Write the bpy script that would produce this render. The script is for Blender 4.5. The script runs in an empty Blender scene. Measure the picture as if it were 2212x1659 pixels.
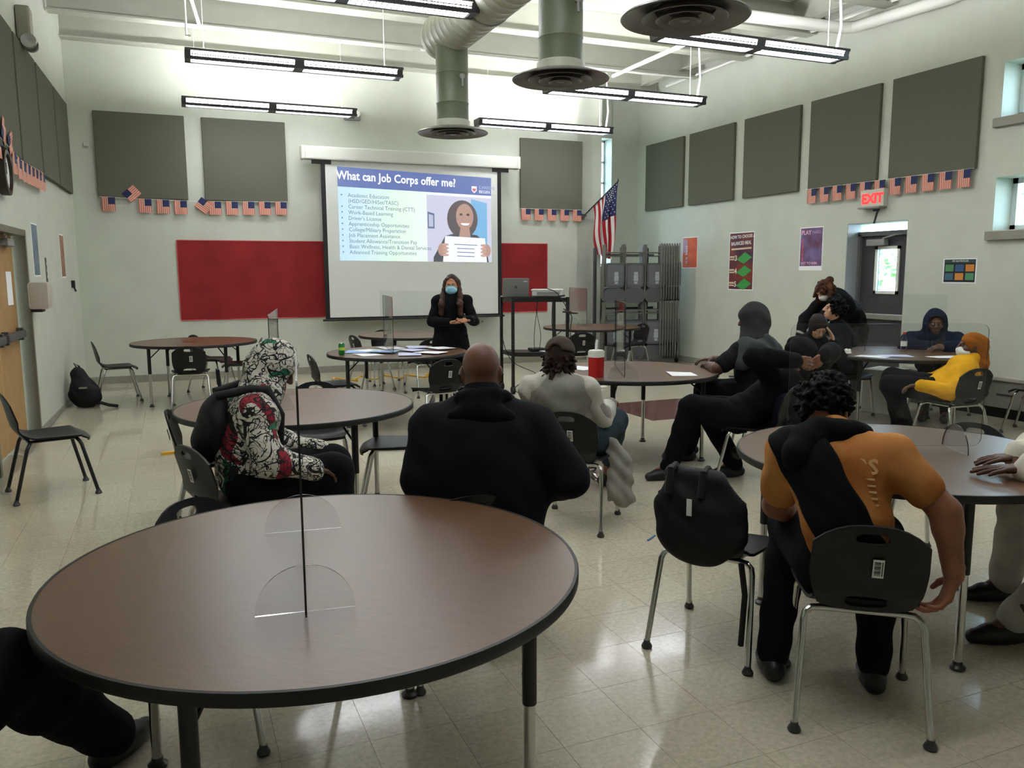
import bpy, bmesh, math, random
import numpy as np
from mathutils import Vector, Matrix
random.seed(7)
SC = bpy.context.scene
COL = SC.collection
PI = math.pi
# ------------------------------------------------------------------ camera
cam_d = bpy.data.cameras.new('camera'); cam = bpy.data.objects.new('camera', cam_d); COL.objects.link(cam)
cam_d.sensor_fit = 'HORIZONTAL'; cam_d.sensor_width = 36.0; cam_d.lens = 1750.0/2212*36
cam_d.clip_start = .05; cam_d.clip_end = 200
yaw, pit, rol = math.radians(22.7), math.radians(7.85), math.radians(.28)
cam.matrix_world = (Matrix.Translation((0, 0, 1.63)) @ Matrix.Rotation(-yaw, 4, 'Z') @
                    Matrix.Rotation(PI/2-pit, 4, 'X') @ Matrix.Rotation(-rol, 4, 'Z'))
SC.camera = cam
# ------------------------------------------------------------------ world, exposure
SC.view_settings.view_transform = 'Standard'; SC.view_settings.look = 'None'
SC.view_settings.gamma = 1; SC.view_settings.use_curve_mapping = False
SC.view_settings.exposure = 1.36
UP_E, DOWN_E, SKY_E = 30.0, 13.0, 6.5
wd = bpy.data.worlds.new('sky'); SC.world = wd; wd.use_nodes = True
wn = wd.node_tree.nodes; wl = wd.node_tree.links
bg = wn['Background']; tc = wn.new('ShaderNodeTexCoord'); sp = wn.new('ShaderNodeSeparateXYZ'); rp = wn.new('ShaderNodeValToRGB')
wl.new(tc.outputs['Generated'], sp.inputs[0]); wl.new(sp.outputs['Z'], rp.inputs[0]); wl.new(rp.outputs[0], bg.inputs[0])
rp.color_ramp.elements[0].position = 0.0; rp.color_ramp.elements[0].color = (.62, .80, .95, 1)
rp.color_ramp.elements[1].position = .5; rp.color_ramp.elements[1].color = (.50, .76, 1.0, 1)
bg.inputs[1].default_value = SKY_E
# ------------------------------------------------------------------ materials
def lin(h):
    h = h.lstrip('#'); c = [int(h[i:i+2], 16)/255 for i in (0, 2, 4)]
    return tuple(x/12.92 if x <= .04045 else ((x+.055)/1.055)**2.4 for x in c)+(1,)
MATS = {}
def mat(name, hx, rough=.6, metal=0, spec=.5, var=0, vscale=20, bump=0, bscale=60, hx2=None, emit=0, coat=0, coord='Object', rvar=0, sheen=0, detail=4):
    if name in MATS: return MATS[name]
    m = bpy.data.materials.new(name); m.use_nodes = True; MATS[name] = m
    n = m.node_tree.nodes; l = m.node_tree.links; b = n['Principled BSDF']
    b.inputs['Base Color'].default_value = lin(hx); b.inputs['Roughness'].default_value = rough
    b.inputs['Metallic'].default_value = metal; b.inputs['Specular IOR Level'].default_value = spec
    b.inputs['Coat Weight'].default_value = coat; b.inputs['Sheen Weight'].default_value = sheen
    m.diffuse_color = lin(hx)
    if emit:
        b.inputs['Emission Color'].default_value = lin(hx); b.inputs['Emission Strength'].default_value = emit
    if var or bump or hx2:
        t = n.new('ShaderNodeTexCoord')
    if var or hx2:
        a = n.new('ShaderNodeTexNoise'); a.inputs['Scale'].default_value = vscale; a.inputs['Detail'].default_value = detail
        l.new(t.outputs[coord], a.inputs['Vector'])
        mx = n.new('ShaderNodeMix'); mx.data_type = 'RGBA'
        c1 = lin(hx); c2 = lin(hx2) if hx2 else tuple(min(1, x*(1+var)) for x in c1[:3])+(1,)
        c0 = c1 if hx2 else tuple(x*(1-var) for x in c1[:3])+(1,)
        mx.inputs[6].default_value = c0; mx.inputs[7].default_value = c2
        r = n.new('ShaderNodeMapRange'); r.inputs[1].default_value = .35; r.inputs[2].default_value = .65
        l.new(a.outputs['Fac'], r.inputs[0]); l.new(r.outputs[0], mx.inputs[0]); l.new(mx.outputs[2], b.inputs['Base Color'])
        if rvar:
            r2 = n.new('ShaderNodeMapRange'); r2.inputs[1].default_value = .3; r2.inputs[2].default_value = .7
            r2.inputs[3].default_value = rough-rvar; r2.inputs[4].default_value = rough+rvar
            l.new(a.outputs['Fac'], r2.inputs[0]); l.new(r2.outputs[0], b.inputs['Roughness'])
    if bump:
        a2 = n.new('ShaderNodeTexNoise'); a2.inputs['Scale'].default_value = bscale; a2.inputs['Detail'].default_value = 3
        l.new(t.outputs[coord], a2.inputs['Vector'])
        bp = n.new('ShaderNodeBump'); bp.inputs['Strength'].default_value = bump; bp.inputs['Distance'].default_value = .01
        l.new(a2.outputs['Fac'], bp.inputs['Height']); l.new(bp.outputs[0], b.inputs['Normal'])
    return m
def acrylic(name, tint, fac=1.0):
    m = bpy.data.materials.new(name); m.use_nodes = True; MATS[name] = m
    n = m.node_tree.nodes; l = m.node_tree.links; n.remove(n['Principled BSDF'])
    o = n['Material Output']; tr = n.new('ShaderNodeBsdfTransparent'); tr.inputs[0].default_value = tint
    gl = n.new('ShaderNodeBsdfGlossy'); gl.inputs['Roughness'].default_value = .02; gl.inputs[0].default_value = (.9, .9, .9, 1)
    fr = n.new('ShaderNodeFresnel'); fr.inputs[0].default_value = 1.45
    mu = n.new('ShaderNodeMath'); mu.operation = 'MULTIPLY'; mu.inputs[1].default_value = fac
    mx = n.new('ShaderNodeMixShader'); l.new(fr.outputs[0], mu.inputs[0]); l.new(mu.outputs[0], mx.inputs[0])
    l.new(tr.outputs[0], mx.inputs[1]); l.new(gl.outputs[0], mx.inputs[2]); l.new(mx.outputs[0], o.inputs[0])
    return m
M_wall = mat('painted_block_wall', '#c3c7b9', .55, var=.03, vscale=3, bump=.08, bscale=90)
M_ceil = mat('ceiling_paint', '#85877a', .6, var=.03, vscale=4)
M_beam = mat('beam_paint', '#a8aa9b', .5, var=.03, vscale=5)
M_panel = mat('acoustic_fabric', '#66675a', .95, spec=.1, var=.08, vscale=300, bump=.3, bscale=500)
M_white = mat('white_paint', '#e4e4dc', .5)
M_trim = mat('vinyl_base', '#8d8b7e', .5, var=.05)
M_blackpl = mat('black_plastic', '#0c0c0e', .42, spec=.35, var=.15, vscale=40, bump=.05, bscale=400)
M_chrome = mat('chrome', '#c8c8c4', .16, metal=1)
M_chromed = mat('dull_steel', '#8c8c88', .3, metal=1)
M_black = mat('black_metal', '#0c0c0d', .45)
M_edge = mat('table_edge_rubber', '#141412', .5)
M_glide = mat('nylon_glide', '#3a3836', .35)
M_paper = mat('white_paper', '#f2f2f4', .7)
M_red = mat('red_paper', '#8e262a', .75, spec=.2, var=.12, vscale=2.5, bump=.35, bscale=3)
M_duct = mat('duct_paint', '#a3a592', .42, var=.03, vscale=6)
M_ductd = mat('duct_drop_paint', '#5a6148', .45, var=.06, vscale=9)
M_dif = mat('diffuser_grey', '#63615c', .32, spec=.6)
M_acr = acrylic('clear_acrylic', (.95, .96, .96, 1), .5)
M_acre = mat('acrylic_edge', '#2a2e2c', .25)
M_glass = acrylic('window_glass', (.93, .97, .97, 1), .8)
M_grey = mat('grey_plastic', '#8a8a86', .5)
M_dgrey = mat('dark_grey_paint', '#4a4a4b', .45, var=.04)
M_stl = mat('brushed_steel', '#b4b4b2', .35, metal=1)
# laminate
def laminate():
    m = mat('walnut_laminate', '#5c3f2a', .33, spec=.55, hx2='#664a34', vscale=9, rvar=.02, detail=8)
    n = m.node_tree.nodes; l = m.node_tree.links
    no = [x for x in n if x.type == 'TEX_NOISE'][0]; tcx = [x for x in n if x.type == 'TEX_COORD'][0]
    mp = n.new('ShaderNodeMapping'); mp.inputs['Scale'].default_value = (1.5, 14, 1); mp.inputs['Rotation'].default_value = (0, 0, .9)
    l.new(tcx.outputs['Object'], mp.inputs[0]); l.new(mp.outputs[0], no.inputs['Vector'])
    return m
M_lam = laminate()
def tile_mat(name, a, b2, c):
    m = bpy.data.materials.new(name); m.use_nodes = True; MATS[name] = m
    n = m.node_tree.nodes; l = m.node_tree.links; b = n['Principled BSDF']
    g = n.new('ShaderNodeNewGeometry'); oi = n.new('ShaderNodeObjectInfo')
    n1 = n.new('ShaderNodeTexNoise'); n1.inputs['Scale'].default_value = 45; n1.inputs['Detail'].default_value = 6; n1.inputs['Roughness'].default_value = .7
    n2 = n.new('ShaderNodeTexNoise'); n2.inputs['Scale'].default_value = .9; n2.inputs['Detail'].default_value = 3
    n3 = n.new('ShaderNodeTexNoise'); n3.inputs['Scale'].default_value = 3.5; n3.inputs['Detail'].default_value = 2
    for q in (n1, n2, n3): l.new(g.outputs['Position'], q.inputs['Vector'])
    r1 = n.new('ShaderNodeMapRange'); r1.inputs[1].default_value = .38; r1.inputs[2].default_value = .62; l.new(n1.outputs['Fac'], r1.inputs[0])
    m1 = n.new('ShaderNodeMix'); m1.data_type = 'RGBA'; m1.inputs[6].default_value = lin(a); m1.inputs[7].default_value = lin(b2); l.new(r1.outputs[0], m1.inputs[0])
    r2 = n.new('ShaderNodeMapRange'); r2.inputs[1].default_value = .4; r2.inputs[2].default_value = .7; r2.inputs[4].default_value = .35; l.new(n2.outputs['Fac'], r2.inputs[0])
    m2 = n.new('ShaderNodeMix'); m2.data_type = 'RGBA'; m2.inputs[7].default_value = lin(c); l.new(r2.outputs[0], m2.inputs[0]); l.new(m1.outputs[2], m2.inputs[6])
    hs = n.new('ShaderNodeHueSaturation'); r3 = n.new('ShaderNodeMapRange'); r3.inputs[3].default_value = .95; r3.inputs[4].default_value = 1.05
    l.new(oi.outputs['Random'], r3.inputs[0]); l.new(r3.outputs[0], hs.inputs['Value']); l.new(m2.outputs[2], hs.inputs['Color']); l.new(hs.outputs[0], b.inputs['Base Color'])
    b.inputs['Roughness'].default_value = .13; b.inputs['Specular IOR Level'].default_value = .45
    r4 = n.new('ShaderNodeMapRange'); r4.inputs[1].default_value = .35; r4.inputs[2].default_value = .7; r4.inputs[3].default_value = .07; r4.inputs[4].default_value = .2
    l.new(n2.outputs['Fac'], r4.inputs[0]); l.new(r4.outputs[0], b.inputs['Roughness'])
    bp = n.new('ShaderNodeBump'); bp.inputs['Strength'].default_value = .06; bp.inputs['Distance'].default_value = .02
    l.new(n3.outputs['Fac'], bp.inputs['Height']); l.new(bp.outputs[0], b.inputs['Normal'])
    return m
M_tile = tile_mat('vinyl_tile', '#b3ab97', '#c8c1ad', '#a99c88')
M_tileb = tile_mat('maroon_tile', '#5a3a34', '#6e4a42', '#54352f')
# ------------------------------------------------------------------ mesh helpers
class MB:
    def __init__(s): s.v = []; s.f = []; s.m = []
    def add(s, vs, fs, mi=0):
        o = len(s.v); s.v += [tuple(x) for x in vs]; s.f += [tuple(i+o for i in f) for f in fs]; s.m += [mi]*len(fs); return s
    def box(s, c, d, mi=0, R=None, bev=0):
        x, y, z = d[0]/2, d[1]/2, d[2]/2; c = Vector(c)
        if bev:
            bm = bmesh.new(); bmesh.ops.create_cube(bm, size=1)
            for v in bm.verts: v.co = Vector((v.co.x*d[0], v.co.y*d[1], v.co.z*d[2]))
            bmesh.ops.bevel(bm, geom=bm.edges[:], offset=bev, segments=2, affect='EDGES', profile=.6)
            bm.verts.index_update(); vs = [v.co.copy() for v in bm.verts]; fs = [[v.index for v in f.verts] for f in bm.faces]; bm.free()
        else:
            vs = [Vector(p) for p in ((-x,-y,-z),(x,-y,-z),(x,y,-z),(-x,y,-z),(-x,-y,z),(x,-y,z),(x,y,z),(-x,y,z))]
            fs = [(0,3,2,1),(4,5,6,7),(0,1,5,4),(1,2,6,5),(2,3,7,6),(3,0,4,7)]
        if R is not None: vs = [R @ v for v in vs]
        return s.add([v+c for v in vs], fs, mi)
    def tube(s, pts, r, n=8, mi=0, cap=True):
        pts = [Vector(p) for p in pts]; rs = r if isinstance(r, (list, tuple)) else [r]*len(pts)
        vs = []; fs = []; up = None
        for i, p in enumerate(pts):
            t = (pts[min(i+1, len(pts)-1)]-pts[max(i-1, 0)]).normalized()
            if up is None: up = Vector((0, 0, 1)) if abs(t.z) < .9 else Vector((1, 0, 0))
            a = t.cross(up)
            if a.length < 1e-5: a = t.orthogonal()
            a.normalize(); b = a.cross(t).normalized(); up = b
            for k in range(n):
                th = 2*PI*k/n; vs.append(p+(a*math.cos(th)+b*math.sin(th))*rs[i])
        for i in range(len(pts)-1):
            for k in range(n):
                k2 = (k+1) % n; fs.append((i*n+k, (i+1)*n+k, (i+1)*n+k2, i*n+k2))
        if cap: fs.append(tuple(range(n))); fs.append(tuple((len(pts)-1)*n+k for k in range(n-1, -1, -1)))
        return s.add(vs, fs, mi)
    def lathe(s, prof, c=(0,0,0), n=32, mi=0, R=None):
        c = Vector(c); vs = []; fs = []; m = len(prof)
        for k in range(n):
            a = 2*PI*k/n
            for r, z in prof:
                v = Vector((r*math.cos(a), r*math.sin(a), z)); vs.append((R @ v if R is not None else v)+c)
        for k in range(n):
            k2 = (k+1) % n
            for i in range(m-1): fs.append((k*m+i, k2*m+i, k2*m+i+1, k*m+i+1))
        return s.add(vs, fs, mi)
    def grid(s, fn, nu, nv, mi=0):
        vs = [Vector(fn(i/nu, j/nv)) for j in range(nv+1) for i in range(nu+1)]; w = nu+1
        return s.add(vs, [(j*w+i, j*w+i+1, (j+1)*w+i+1, (j+1)*w+i) for j in range(nv) for i in range(nu)], mi)
    def prism(s, poly, h, mi=0, fn=lambda x, y, z: (x, y, z)):
        n = len(poly); vs = [fn(x, y, 0) for x, y in poly]+[fn(x, y, h) for x, y in poly]
        fs = [tuple(range(n-1, -1, -1)), tuple(range(n, 2*n))]+[(i, (i+1) % n, (i+1) % n+n, i+n) for i in range(n)]
        return s.add(vs, fs, mi)
    def build(s, name, mats, parent=None, smooth=False, M=None, solid=0, weld=False):
        me = bpy.data.meshes.new(name); me.from_pydata(s.v, [], s.f)
        for q in (mats if isinstance(mats, (list, tuple)) else [mats]): me.materials.append(q)
        me.polygons.foreach_set('material_index', s.m)
        bm = bmesh.new(); bm.from_mesh(me)
        if weld: bmesh.ops.remove_doubles(bm, verts=bm.verts, dist=1e-5)
        bmesh.ops.recalc_face_normals(bm, faces=bm.faces)
        if solid: bmesh.ops.solidify(bm, geom=bm.faces[:], thickness=solid)
        bm.to_mesh(me); bm.free()
        if smooth:
            me.polygons.foreach_set('use_smooth', [True]*len(me.polygons))
            me.set_sharp_from_angle(angle=math.radians(40))
        o = bpy.data.objects.new(name, me); COL.objects.link(o)
        if parent is not None: o.parent = parent
        if M is not None: o.matrix_local = M
        return o
def tag(o, label=None, cat=None, group=None, kind=None):
    if label: o['label'] = label
    if cat: o['category'] = cat
    if group: o['group'] = group
    if kind: o['kind'] = kind
    return o
def empty(name, loc=(0,0,0), rz=0, label=None, cat=None, group=None):
    o = bpy.data.objects.new(name, None); COL.objects.link(o); o.location = loc; o.rotation_euler = (0, 0, rz)
    o.empty_display_size = .1
    return tag(o, label, cat, group)
def dup(r, parent=None):
    c = r.copy(); COL.objects.link(c)
    if parent is not None: c.parent = parent
    for ch in list(r.children): dup(ch, c)
    return c
def place(r, loc, rz=0, label=None, group=None):
    r.location = loc; r.rotation_euler = (0, 0, rz)
    if label: r['label'] = label
    if group: r['group'] = group
    return r
def struct(o, lab=None): return tag(o, lab, None, None, 'structure')
def text(s, size, mt, parent, M, name='lettering', ext=.0008, align='LEFT', bold=0, xs=1.0):
    cu = bpy.data.curves.new('t', 'FONT'); cu.body = s; cu.size = size; cu.extrude = ext; cu.align_x = align; cu.offset = bold
    cu.resolution_u = 2
    ob = bpy.data.objects.new('t', cu); COL.objects.link(ob)
    me = bpy.data.meshes.new_from_object(ob.evaluated_get(bpy.context.evaluated_depsgraph_get()))
    bpy.data.objects.remove(ob); bpy.data.curves.remove(cu)
    me.materials.clear(); me.materials.append(mt)
    L = Matrix.Translation(M.to_translation()); me.transform(L.inverted() @ M @ Matrix.Diagonal((xs, 1, 1, 1)))
    o = bpy.data.objects.new(name, me); COL.objects.link(o); o.parent = parent; o.matrix_local = L
    return o
def frame(o, u, up=(0,0,1)):
    """matrix whose X runs along u, Y along up and Z along u x up"""
    u = Vector(u).normalized(); v = Vector(up).normalized(); w = u.cross(v)
    return Matrix(((u.x, v.x, w.x, o[0]), (u.y, v.y, w.y, o[1]), (u.z, v.z, w.z, o[2]), (0, 0, 0, 1)))
def rrect(w, h, r, n=6):
    p = []
    for cx, cy, a0 in ((w/2-r, h/2-r, 0), (-w/2+r, h/2-r, PI/2), (-w/2+r, -h/2+r, PI), (w/2-r, -h/2+r, 1.5*PI)):
        for k in range(n+1): a = a0+PI/2*k/n; p.append((cx+r*math.cos(a), cy+r*math.sin(a)))
    return p
# ================================================================== ROOM
XR, YB, YD, XE, YF, ZC = 8.55, 13.45, 14.03, 7.23, -3.5, 5.35
LO, LU = Vector((-1.22, YB, 0)), Vector((-.0235, -1, 0)).normalized()      # left wall: origin in the far corner, runs towards the camera
LN = Vector((1, -.0235, 0)).normalized()
def LW(s, z, off=0): return LO+LU*s+LN*off+Vector((0, 0, z))
LROT = Matrix((( -LU.x, LN.x, 0), (-LU.y, LN.y, 0), (0, 0, 1))).to_3x3()   # columns: along wall (away), outwards, up
LROT = Matrix(((-LU.x, LN.x, 0), (-LU.y, LN.y, 0), (0, 0, 1)))
# floor: dark joint bed, single tiles, the rest of the tiles joined
fl = struct(MB().box((3.65, 5.3, -.06), (10.6, 17.8, .114)).build('floor', mat('tile_joint', '#857e6c', .4)))
TS = .3048
cells = []
for i in range(-5, 29):
    for j in range(-12, 46):
        x, y = i*TS+.1, j*TS+.05
        if x-TS/2 < -1.5 or x+TS/2 > 8.9 or y > 14.2: continue
        w = x*.386+y*.92; lat = x*.9225-y*.386
        vis = w > 1.3 and abs(lat) < .66*w+.3
        cells.append((w if vis else 99+abs(y), x, y))
cells.sort()
def is_maroon(x, y): return 4.7 < x < 6.6 and 7.4 < y < 8.75
def tile_mb(mb, x, y):
    h, b = TS/2-.0003, .0005
    vs = [(x-h, y-h, -.003), (x+h, y-h, -.003), (x+h, y+h, -.003), (x-h, y+h, -.003)]+[(x+sx*(h-b), y+sy*(h-b), 0) for sx, sy in ((-1,-1),(1,-1),(1,1),(-1,1))]
    mb.add(vs, [(0,1,5,4),(1,2,6,5),(2,3,7,6),(3,0,4,7),(4,5,6,7)])
mt = MB(); tile_mb(mt, 0, 0); t0 = mt.build('tile', M_tile, fl)
tb = t0.data.copy(); tb.materials.clear(); tb.materials.append(M_tileb)
rest = MB(); restb = MB()
for n, (w, x, y) in enumerate(cells):
    if n < 296:
        o = t0 if n == 0 else t0.copy()
        if n: COL.objects.link(o)
        o.location = (x, y, 0)
        if is_maroon(x, y): o.data = tb
    else: tile_mb(restb if is_maroon(x, y) else rest, x, y)
tag(rest.build('tile_field', M_tile, fl), kind='stuff')
if restb.v: tag(restb.build('maroon_tile_field', M_tileb, fl), 'maroon floor tiles laid as a rectangle', kind='stuff')
# walls
struct(MB().box(((XE-1.4)/2, YB+.25, 2.7), (XE+1.8, .5, 5.4)).build('wall_back', M_wall))
struct(MB().box((XE-.15, YB+.4, 2.7), (.3, .8, 5.3)).box((XE+.25, YD+.17, 2.7), (.2, .34, 5.3)).box((8.28, YD+.17, 2.7), (.62, .34, 5.3))
       .box((7.66, YD+.17, .68), (.64, .34, 1.36)).box((7.66, YD+.17, 4.76), (.64, .34, 1.2)).build('wall_alcove', M_wall))
wl_ = MB(); S0, S1 = 3.99, 5.95
for s0, s1, z0, z1 in ((-.3, S0, 0, 5.4), (S1, 17.2, 0, 5.4), (S0, S1, 2.07, 5.4)):
    c = LW((s0+s1)/2, (z0+z1)/2, -.2); wl_.box(c, (s1-s0, .4, z1-z0), R=LROT)
struct(wl_.build('wall_left', M_wall))
DY0, DY1, DZ = 7.59, 8.58, 2.26
WY0, WY1 = 5.35, 6.44
wr = MB()
def wrb(y0, y1, z0, z1): wr.box((XR+.2, (y0+y1)/2, (z0+z1)/2), (.4, y1-y0, z1-z0))
wrb(DY1, 14.4, 0, 5.4); wrb(DY0, DY1, DZ, 5.4); wrb(WY1, DY0, 0, 5.4); wrb(YF-.2, WY0, 0, 5.4)
wrb(WY0, WY1, 0, 2.07); wrb(WY0, WY1, 2.65, 3.3); wrb(WY0, WY1, 3.88, 5.4)
struct(wr.build('wall_right', M_wall))
struct(MB().box((3.6, YF-.15, 2.7), (11, .3, 5.4)).build('wall_front', M_wall))
ce = struct(MB().box((3.6, 5.4, ZC+.1), (11, 18.2, .2)).build('ceiling', M_ceil))
mdk = MB()
for k in range(0, 36):                                    # deck flutes between the beams run along the room
    pass
bm_ = MB(); zb = 4.9
bm_.box((0, 0, zb+.011), (9.75, .2, .022)).box((0, 0, zb+.21), (9.75, .014, .4)).box((0, 0, zb+.43), (9.75, .2, .022))
b0 = None
for y in (13.36, 12.1, 10.78, 9.4, 8.02, 6.64, 5.26, 3.88, 2.5, 1.12):
    o = bm_.build('beam', M_beam, ce) if b0 is None else b0.copy()
    if b0 is None: b0 = o
    else: COL.objects.link(o)
    o.location = (3.65, y, 0)
gi = MB().box((8.2, 5.4, 5.0), (.14, 16.5, .018)).box((8.2, 5.4, 5.16), (.014, 16.5, .32)).box((8.2, 5.4, 5.32), (.14, 16.5, .018)).build('edge_girder', M_beam, ce)
# trims
struct(MB().box(((XE-1.22)/2, YB-.006, .055), (XE+1.22, .012, .11)).build('baseboard_back', M_trim))
struct(MB().box((XR-.006, (DY1+14)/2, .055), (.012, 14-DY1, .11)).build('baseboard_right', M_trim))
struct(MB().box((7.9, YD-.006, .055), (1.3, .012, .11)).build('baseboard_alcove', M_trim))
# left double door in its recess
d1 = tag(empty('door_1', LW((S0+S1)/2, 0, -.11)), 'tan wooden double door in a deep olive frame', kind='structure')
d1.rotation_euler = (0, 0, math.atan2(LU.y, LU.x))
M_olive = mat('olive_frame_paint', '#6d6a57', .5, var=.04); M_tan = mat('tan_wood_door', '#a5804f', .5, hx2='#b18c5c', vscale=3)
W2 = (S1-S0)/2
MB().box((W2-.02, .045, 1.03), (.04, .15, 2.06)).box((-W2+.02, .045, 1.03), (.04, .15, 2.06)).box((0, .045, 2.04), (2*W2-.08, .15, .06)).box((W2-.03, .117, 1.03), (.06, .012, 2.06)).box((-W2+.03, .117, 1.03), (.06, .012, 2.06)).box((0, .117, 2.045), (2*W2, .012, .05)).build('door_frame', M_olive, d1)
for sx in (-1, 1):
    lf = MB().box((sx*.46, -.02, 1.01), (.9, .045, 2.0), bev=.004).build('door_leaf', M_tan, d1)
    MB().box((sx*.46, .05, 1.05), (.8, .05, .07), bev=.01).box((sx*.8, .03, 1.05), (.06, .06, .12)).box((sx*.12, .03, 1.05), (.06, .06, .12)).build('push_bar', M_dgrey, lf)
MB().box((-.62, .006, 1.5), (.24, .004, .32)).build('notice_sheet', M_paper, d1)
MB().box((-.5, .04, 1.93), (.3, .07, .07), bev=.008).tube([(-.4, .05, 1.97), (-.15, .09, 1.99)], .012).build('door_closer', M_grey, d1)
struct(MB().box(LW((S0)/2, .03, .006), (S0, .012, .06), R=LROT).build('baseboard_left', M_trim))
# right exit door in its recess
d2 = tag(empty('door_2', (XR+.24, (DY0+DY1)/2, 0)), 'dark grey steel exit door with small window and push bar', kind='structure')
M_reveal = mat('grey_reveal_paint', '#a2a6a8', .5)
MB().box((-.12, DY1-DY0-.495-.004, 1.13), (.235, .008, 2.25)).box((-.12, -.491, 1.13), (.235, .008, 2.25)).box((-.12, 0, 2.256), (.235, .98, .008)).build('recess_lining', M_reveal, d2)
MB().box((0, .47, 1.06), (.09, .05, 2.12)).box((0, -.47, 1.06), (.09, .05, 2.12)).box((0, 0, 2.12), (.09, .99, .06)).build('door_frame', mat('grey_frame', '#6c6d6b', .45), d2)
M_door = mat('charcoal_door', '#3c3d3f', .5, var=.04, vscale=60)
lf = MB().box((.02, 0, .68), (.045, .89, 1.36)).box((.02, 0, 2.0), (.045, .89, .18)).box((.02, .3125, 1.635), (.045, .265, .55)).box((.02, -.3125, 1.635), (.045, .265, .55)).build('door_leaf', M_door, d2)
fw = MB()
for (cy, cz, dy, dz) in ((.18, 1.635, .04, .63), (-.18, 1.635, .04, .63), (0, 1.93, .4, .04), (0, 1.34, .4, .04)): fw.box((-.008, cy, cz), (.03, dy, dz))
fw.build('vision_frame', M_white, d2)
MB().box((.02, 0, 1.635), (.006, .36, .56)).build('pane', M_glass, d2)
MB().box((-.05, 0, 1.02), (.05, .82, .075), bev=.01).box((-.02, .36, 1.02), (.04, .07, .1)).box((-.02, -.36, 1.02), (.04, .07, .1)).build('push_bar', M_stl, d2)
MB().box((-.06, .14, 2.0), (.09, .3, .085), bev=.01).tube([(-.06, .05, 2.05), (-.12, -.2, 2.09), (-.03, -.3, 2.1)], .012).build('door_closer', M_grey, d2)
# right windows
def window(nm, y0, y1, z0, z1, lab):
    w = tag(empty(nm, (XR, (y0+y1)/2, (z0+z1)/2)), lab, kind='structure'); dy, dz = y1-y0, z1-z0
    mb = MB()
    for sy in (-1, 1): mb.box((.31, sy*(dy/2-.03), 0), (.07, .06, dz))
    for sz in (-1, 1): mb.box((.31, 0, sz*(dz/2-.03)), (.07, dy, .06))
    mb.box((.31, 0, 0), (.06, .04, dz)); mb.build('window_frame', mat('window_frame_white', '#dfe4e6', .4), w)
    for sy in (-1, 1): MB().box((.32, sy*dy/4, 0), (.006, dy/2-.06, dz-.1)).build('pane', M_glass, w)
    MB().box((-.02, 0, -dz/2-.06), (.06, dy+.12, .1), bev=.006).build('window_sill', mat('sill_grey', '#8f8d80', .5), w)
window('window_1', WY0, WY1, 2.07, 2.65, 'lower of the two small windows at the right edge')
window('window_2', WY0, WY1, 3.3, 3.88, 'upper of the two small windows at the right edge')
w3 = tag(empty('window_3', (7.66, YD+.3, 2.76)), 'tall narrow gridded window in the back corner', kind='structure')
mb = MB()
for x in (-.3, 0.02, .3): mb.box((x, 0, 0), (.04, .05, 2.78))
for k in range(8): mb.box((0, 0, -1.38+k*2.76/7), (.64, .05, .04))
mb.build('window_frame', mat('window_frame_white', '#dfe4e6', .4), w3)
for k in range(7):
    for x in (-.14, .16): MB().box((x, .005, -1.38+(k+.5)*2.76/7), (.28, .006, .35)).build('pane', M_glass, w3)
# outside greenery
M_leaf = mat('hedge_leaf', '#4d7a3c', .7, hx2='#8fae58', vscale=6)
def hedge(loc, r, lab):
    t = tag(empty('hedge_bush', loc), lab, 'bush'); mb = MB(); rr = random.Random(3)
    for k in range(900):
        a, b2 = rr.uniform(0, 2*PI), rr.uniform(-.4, 1); q = rr.uniform(.6, 1)
        p = Vector((r[0]*q*math.cos(a)*math.sqrt(max(0, 1-b2*b2)), r[1]*q*math.sin(a)*math.sqrt(max(0, 1-b2*b2)), r[2]*(.5+q*b2*.5)))
        u = Vector((rr.uniform(-1,1), rr.uniform(-1,1), rr.uniform(-1,1))).normalized()*.09; v = u.orthogonal().normalized()*.05
        mb.add([p-u, p+v, p+u, p-v], [(0, 1, 2, 3)])
    tag(mb.build('foliage', M_leaf, t), kind='stuff')
    MB().tube([(0, 0, 0), (.05, 0, r[2]*.5), (0, .05, r[2])], [.08, .06, .03]).build('stem', mat('bark', '#4a3b2c', .8), t)
hedge((12.6, 11.9, 0), (1.2, 1.8, 2.1), 'leafy green bush outside behind the exit door window')
hedge((12.2, 8.9, 0), (1.2, 1.5, 3.0), 'leafy green bush outside the small right window')
tag(MB().box((14.2, 8, -.1), (10.4, 24, .1)).build('lawn', mat('lawn', '#5c7a48', .9, var=.2)), kind='structure')
# ================================================================== acoustic panels
def panel(M, w, h, lab):
    o = MB().box((0, 0, .025), (w, h, .05), bev=.008).build('acoustic_panel', M_panel, M=M); tag(o, lab, 'panel', 'square acoustic wall panels')
for x, lab in ((-.28, 'grey fabric acoustic panel on the back wall, nearest the left corner'), (1.18, 'grey fabric acoustic panel on the back wall, just left of the projection screen'), (6.4, 'grey fabric acoustic panel on the back wall, right of the projection screen')):
    panel(frame((x, YB, 3.35), (1, 0, 0)), 1.22, 1.22, lab)
for y0, y1, lab in ((12.43, 13.66, 'grey acoustic panel on the right wall, farthest, beside the hanging flag'), (11.02, 12.25, 'grey acoustic panel on the right wall, second from the back corner'), (9.53, 10.77, 'grey acoustic panel on the right wall, middle one, with no flags beneath'), (8.09, 9.32, 'grey acoustic panel on the right wall above the exit sign'), (6.68, 7.9, 'largest looking grey acoustic panel on the right wall, nearest the windows')):
    panel(frame((XR, (y0+y1)/2, 3.39), (0, -1, 0)), y1-y0, 1.22, lab)
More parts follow.
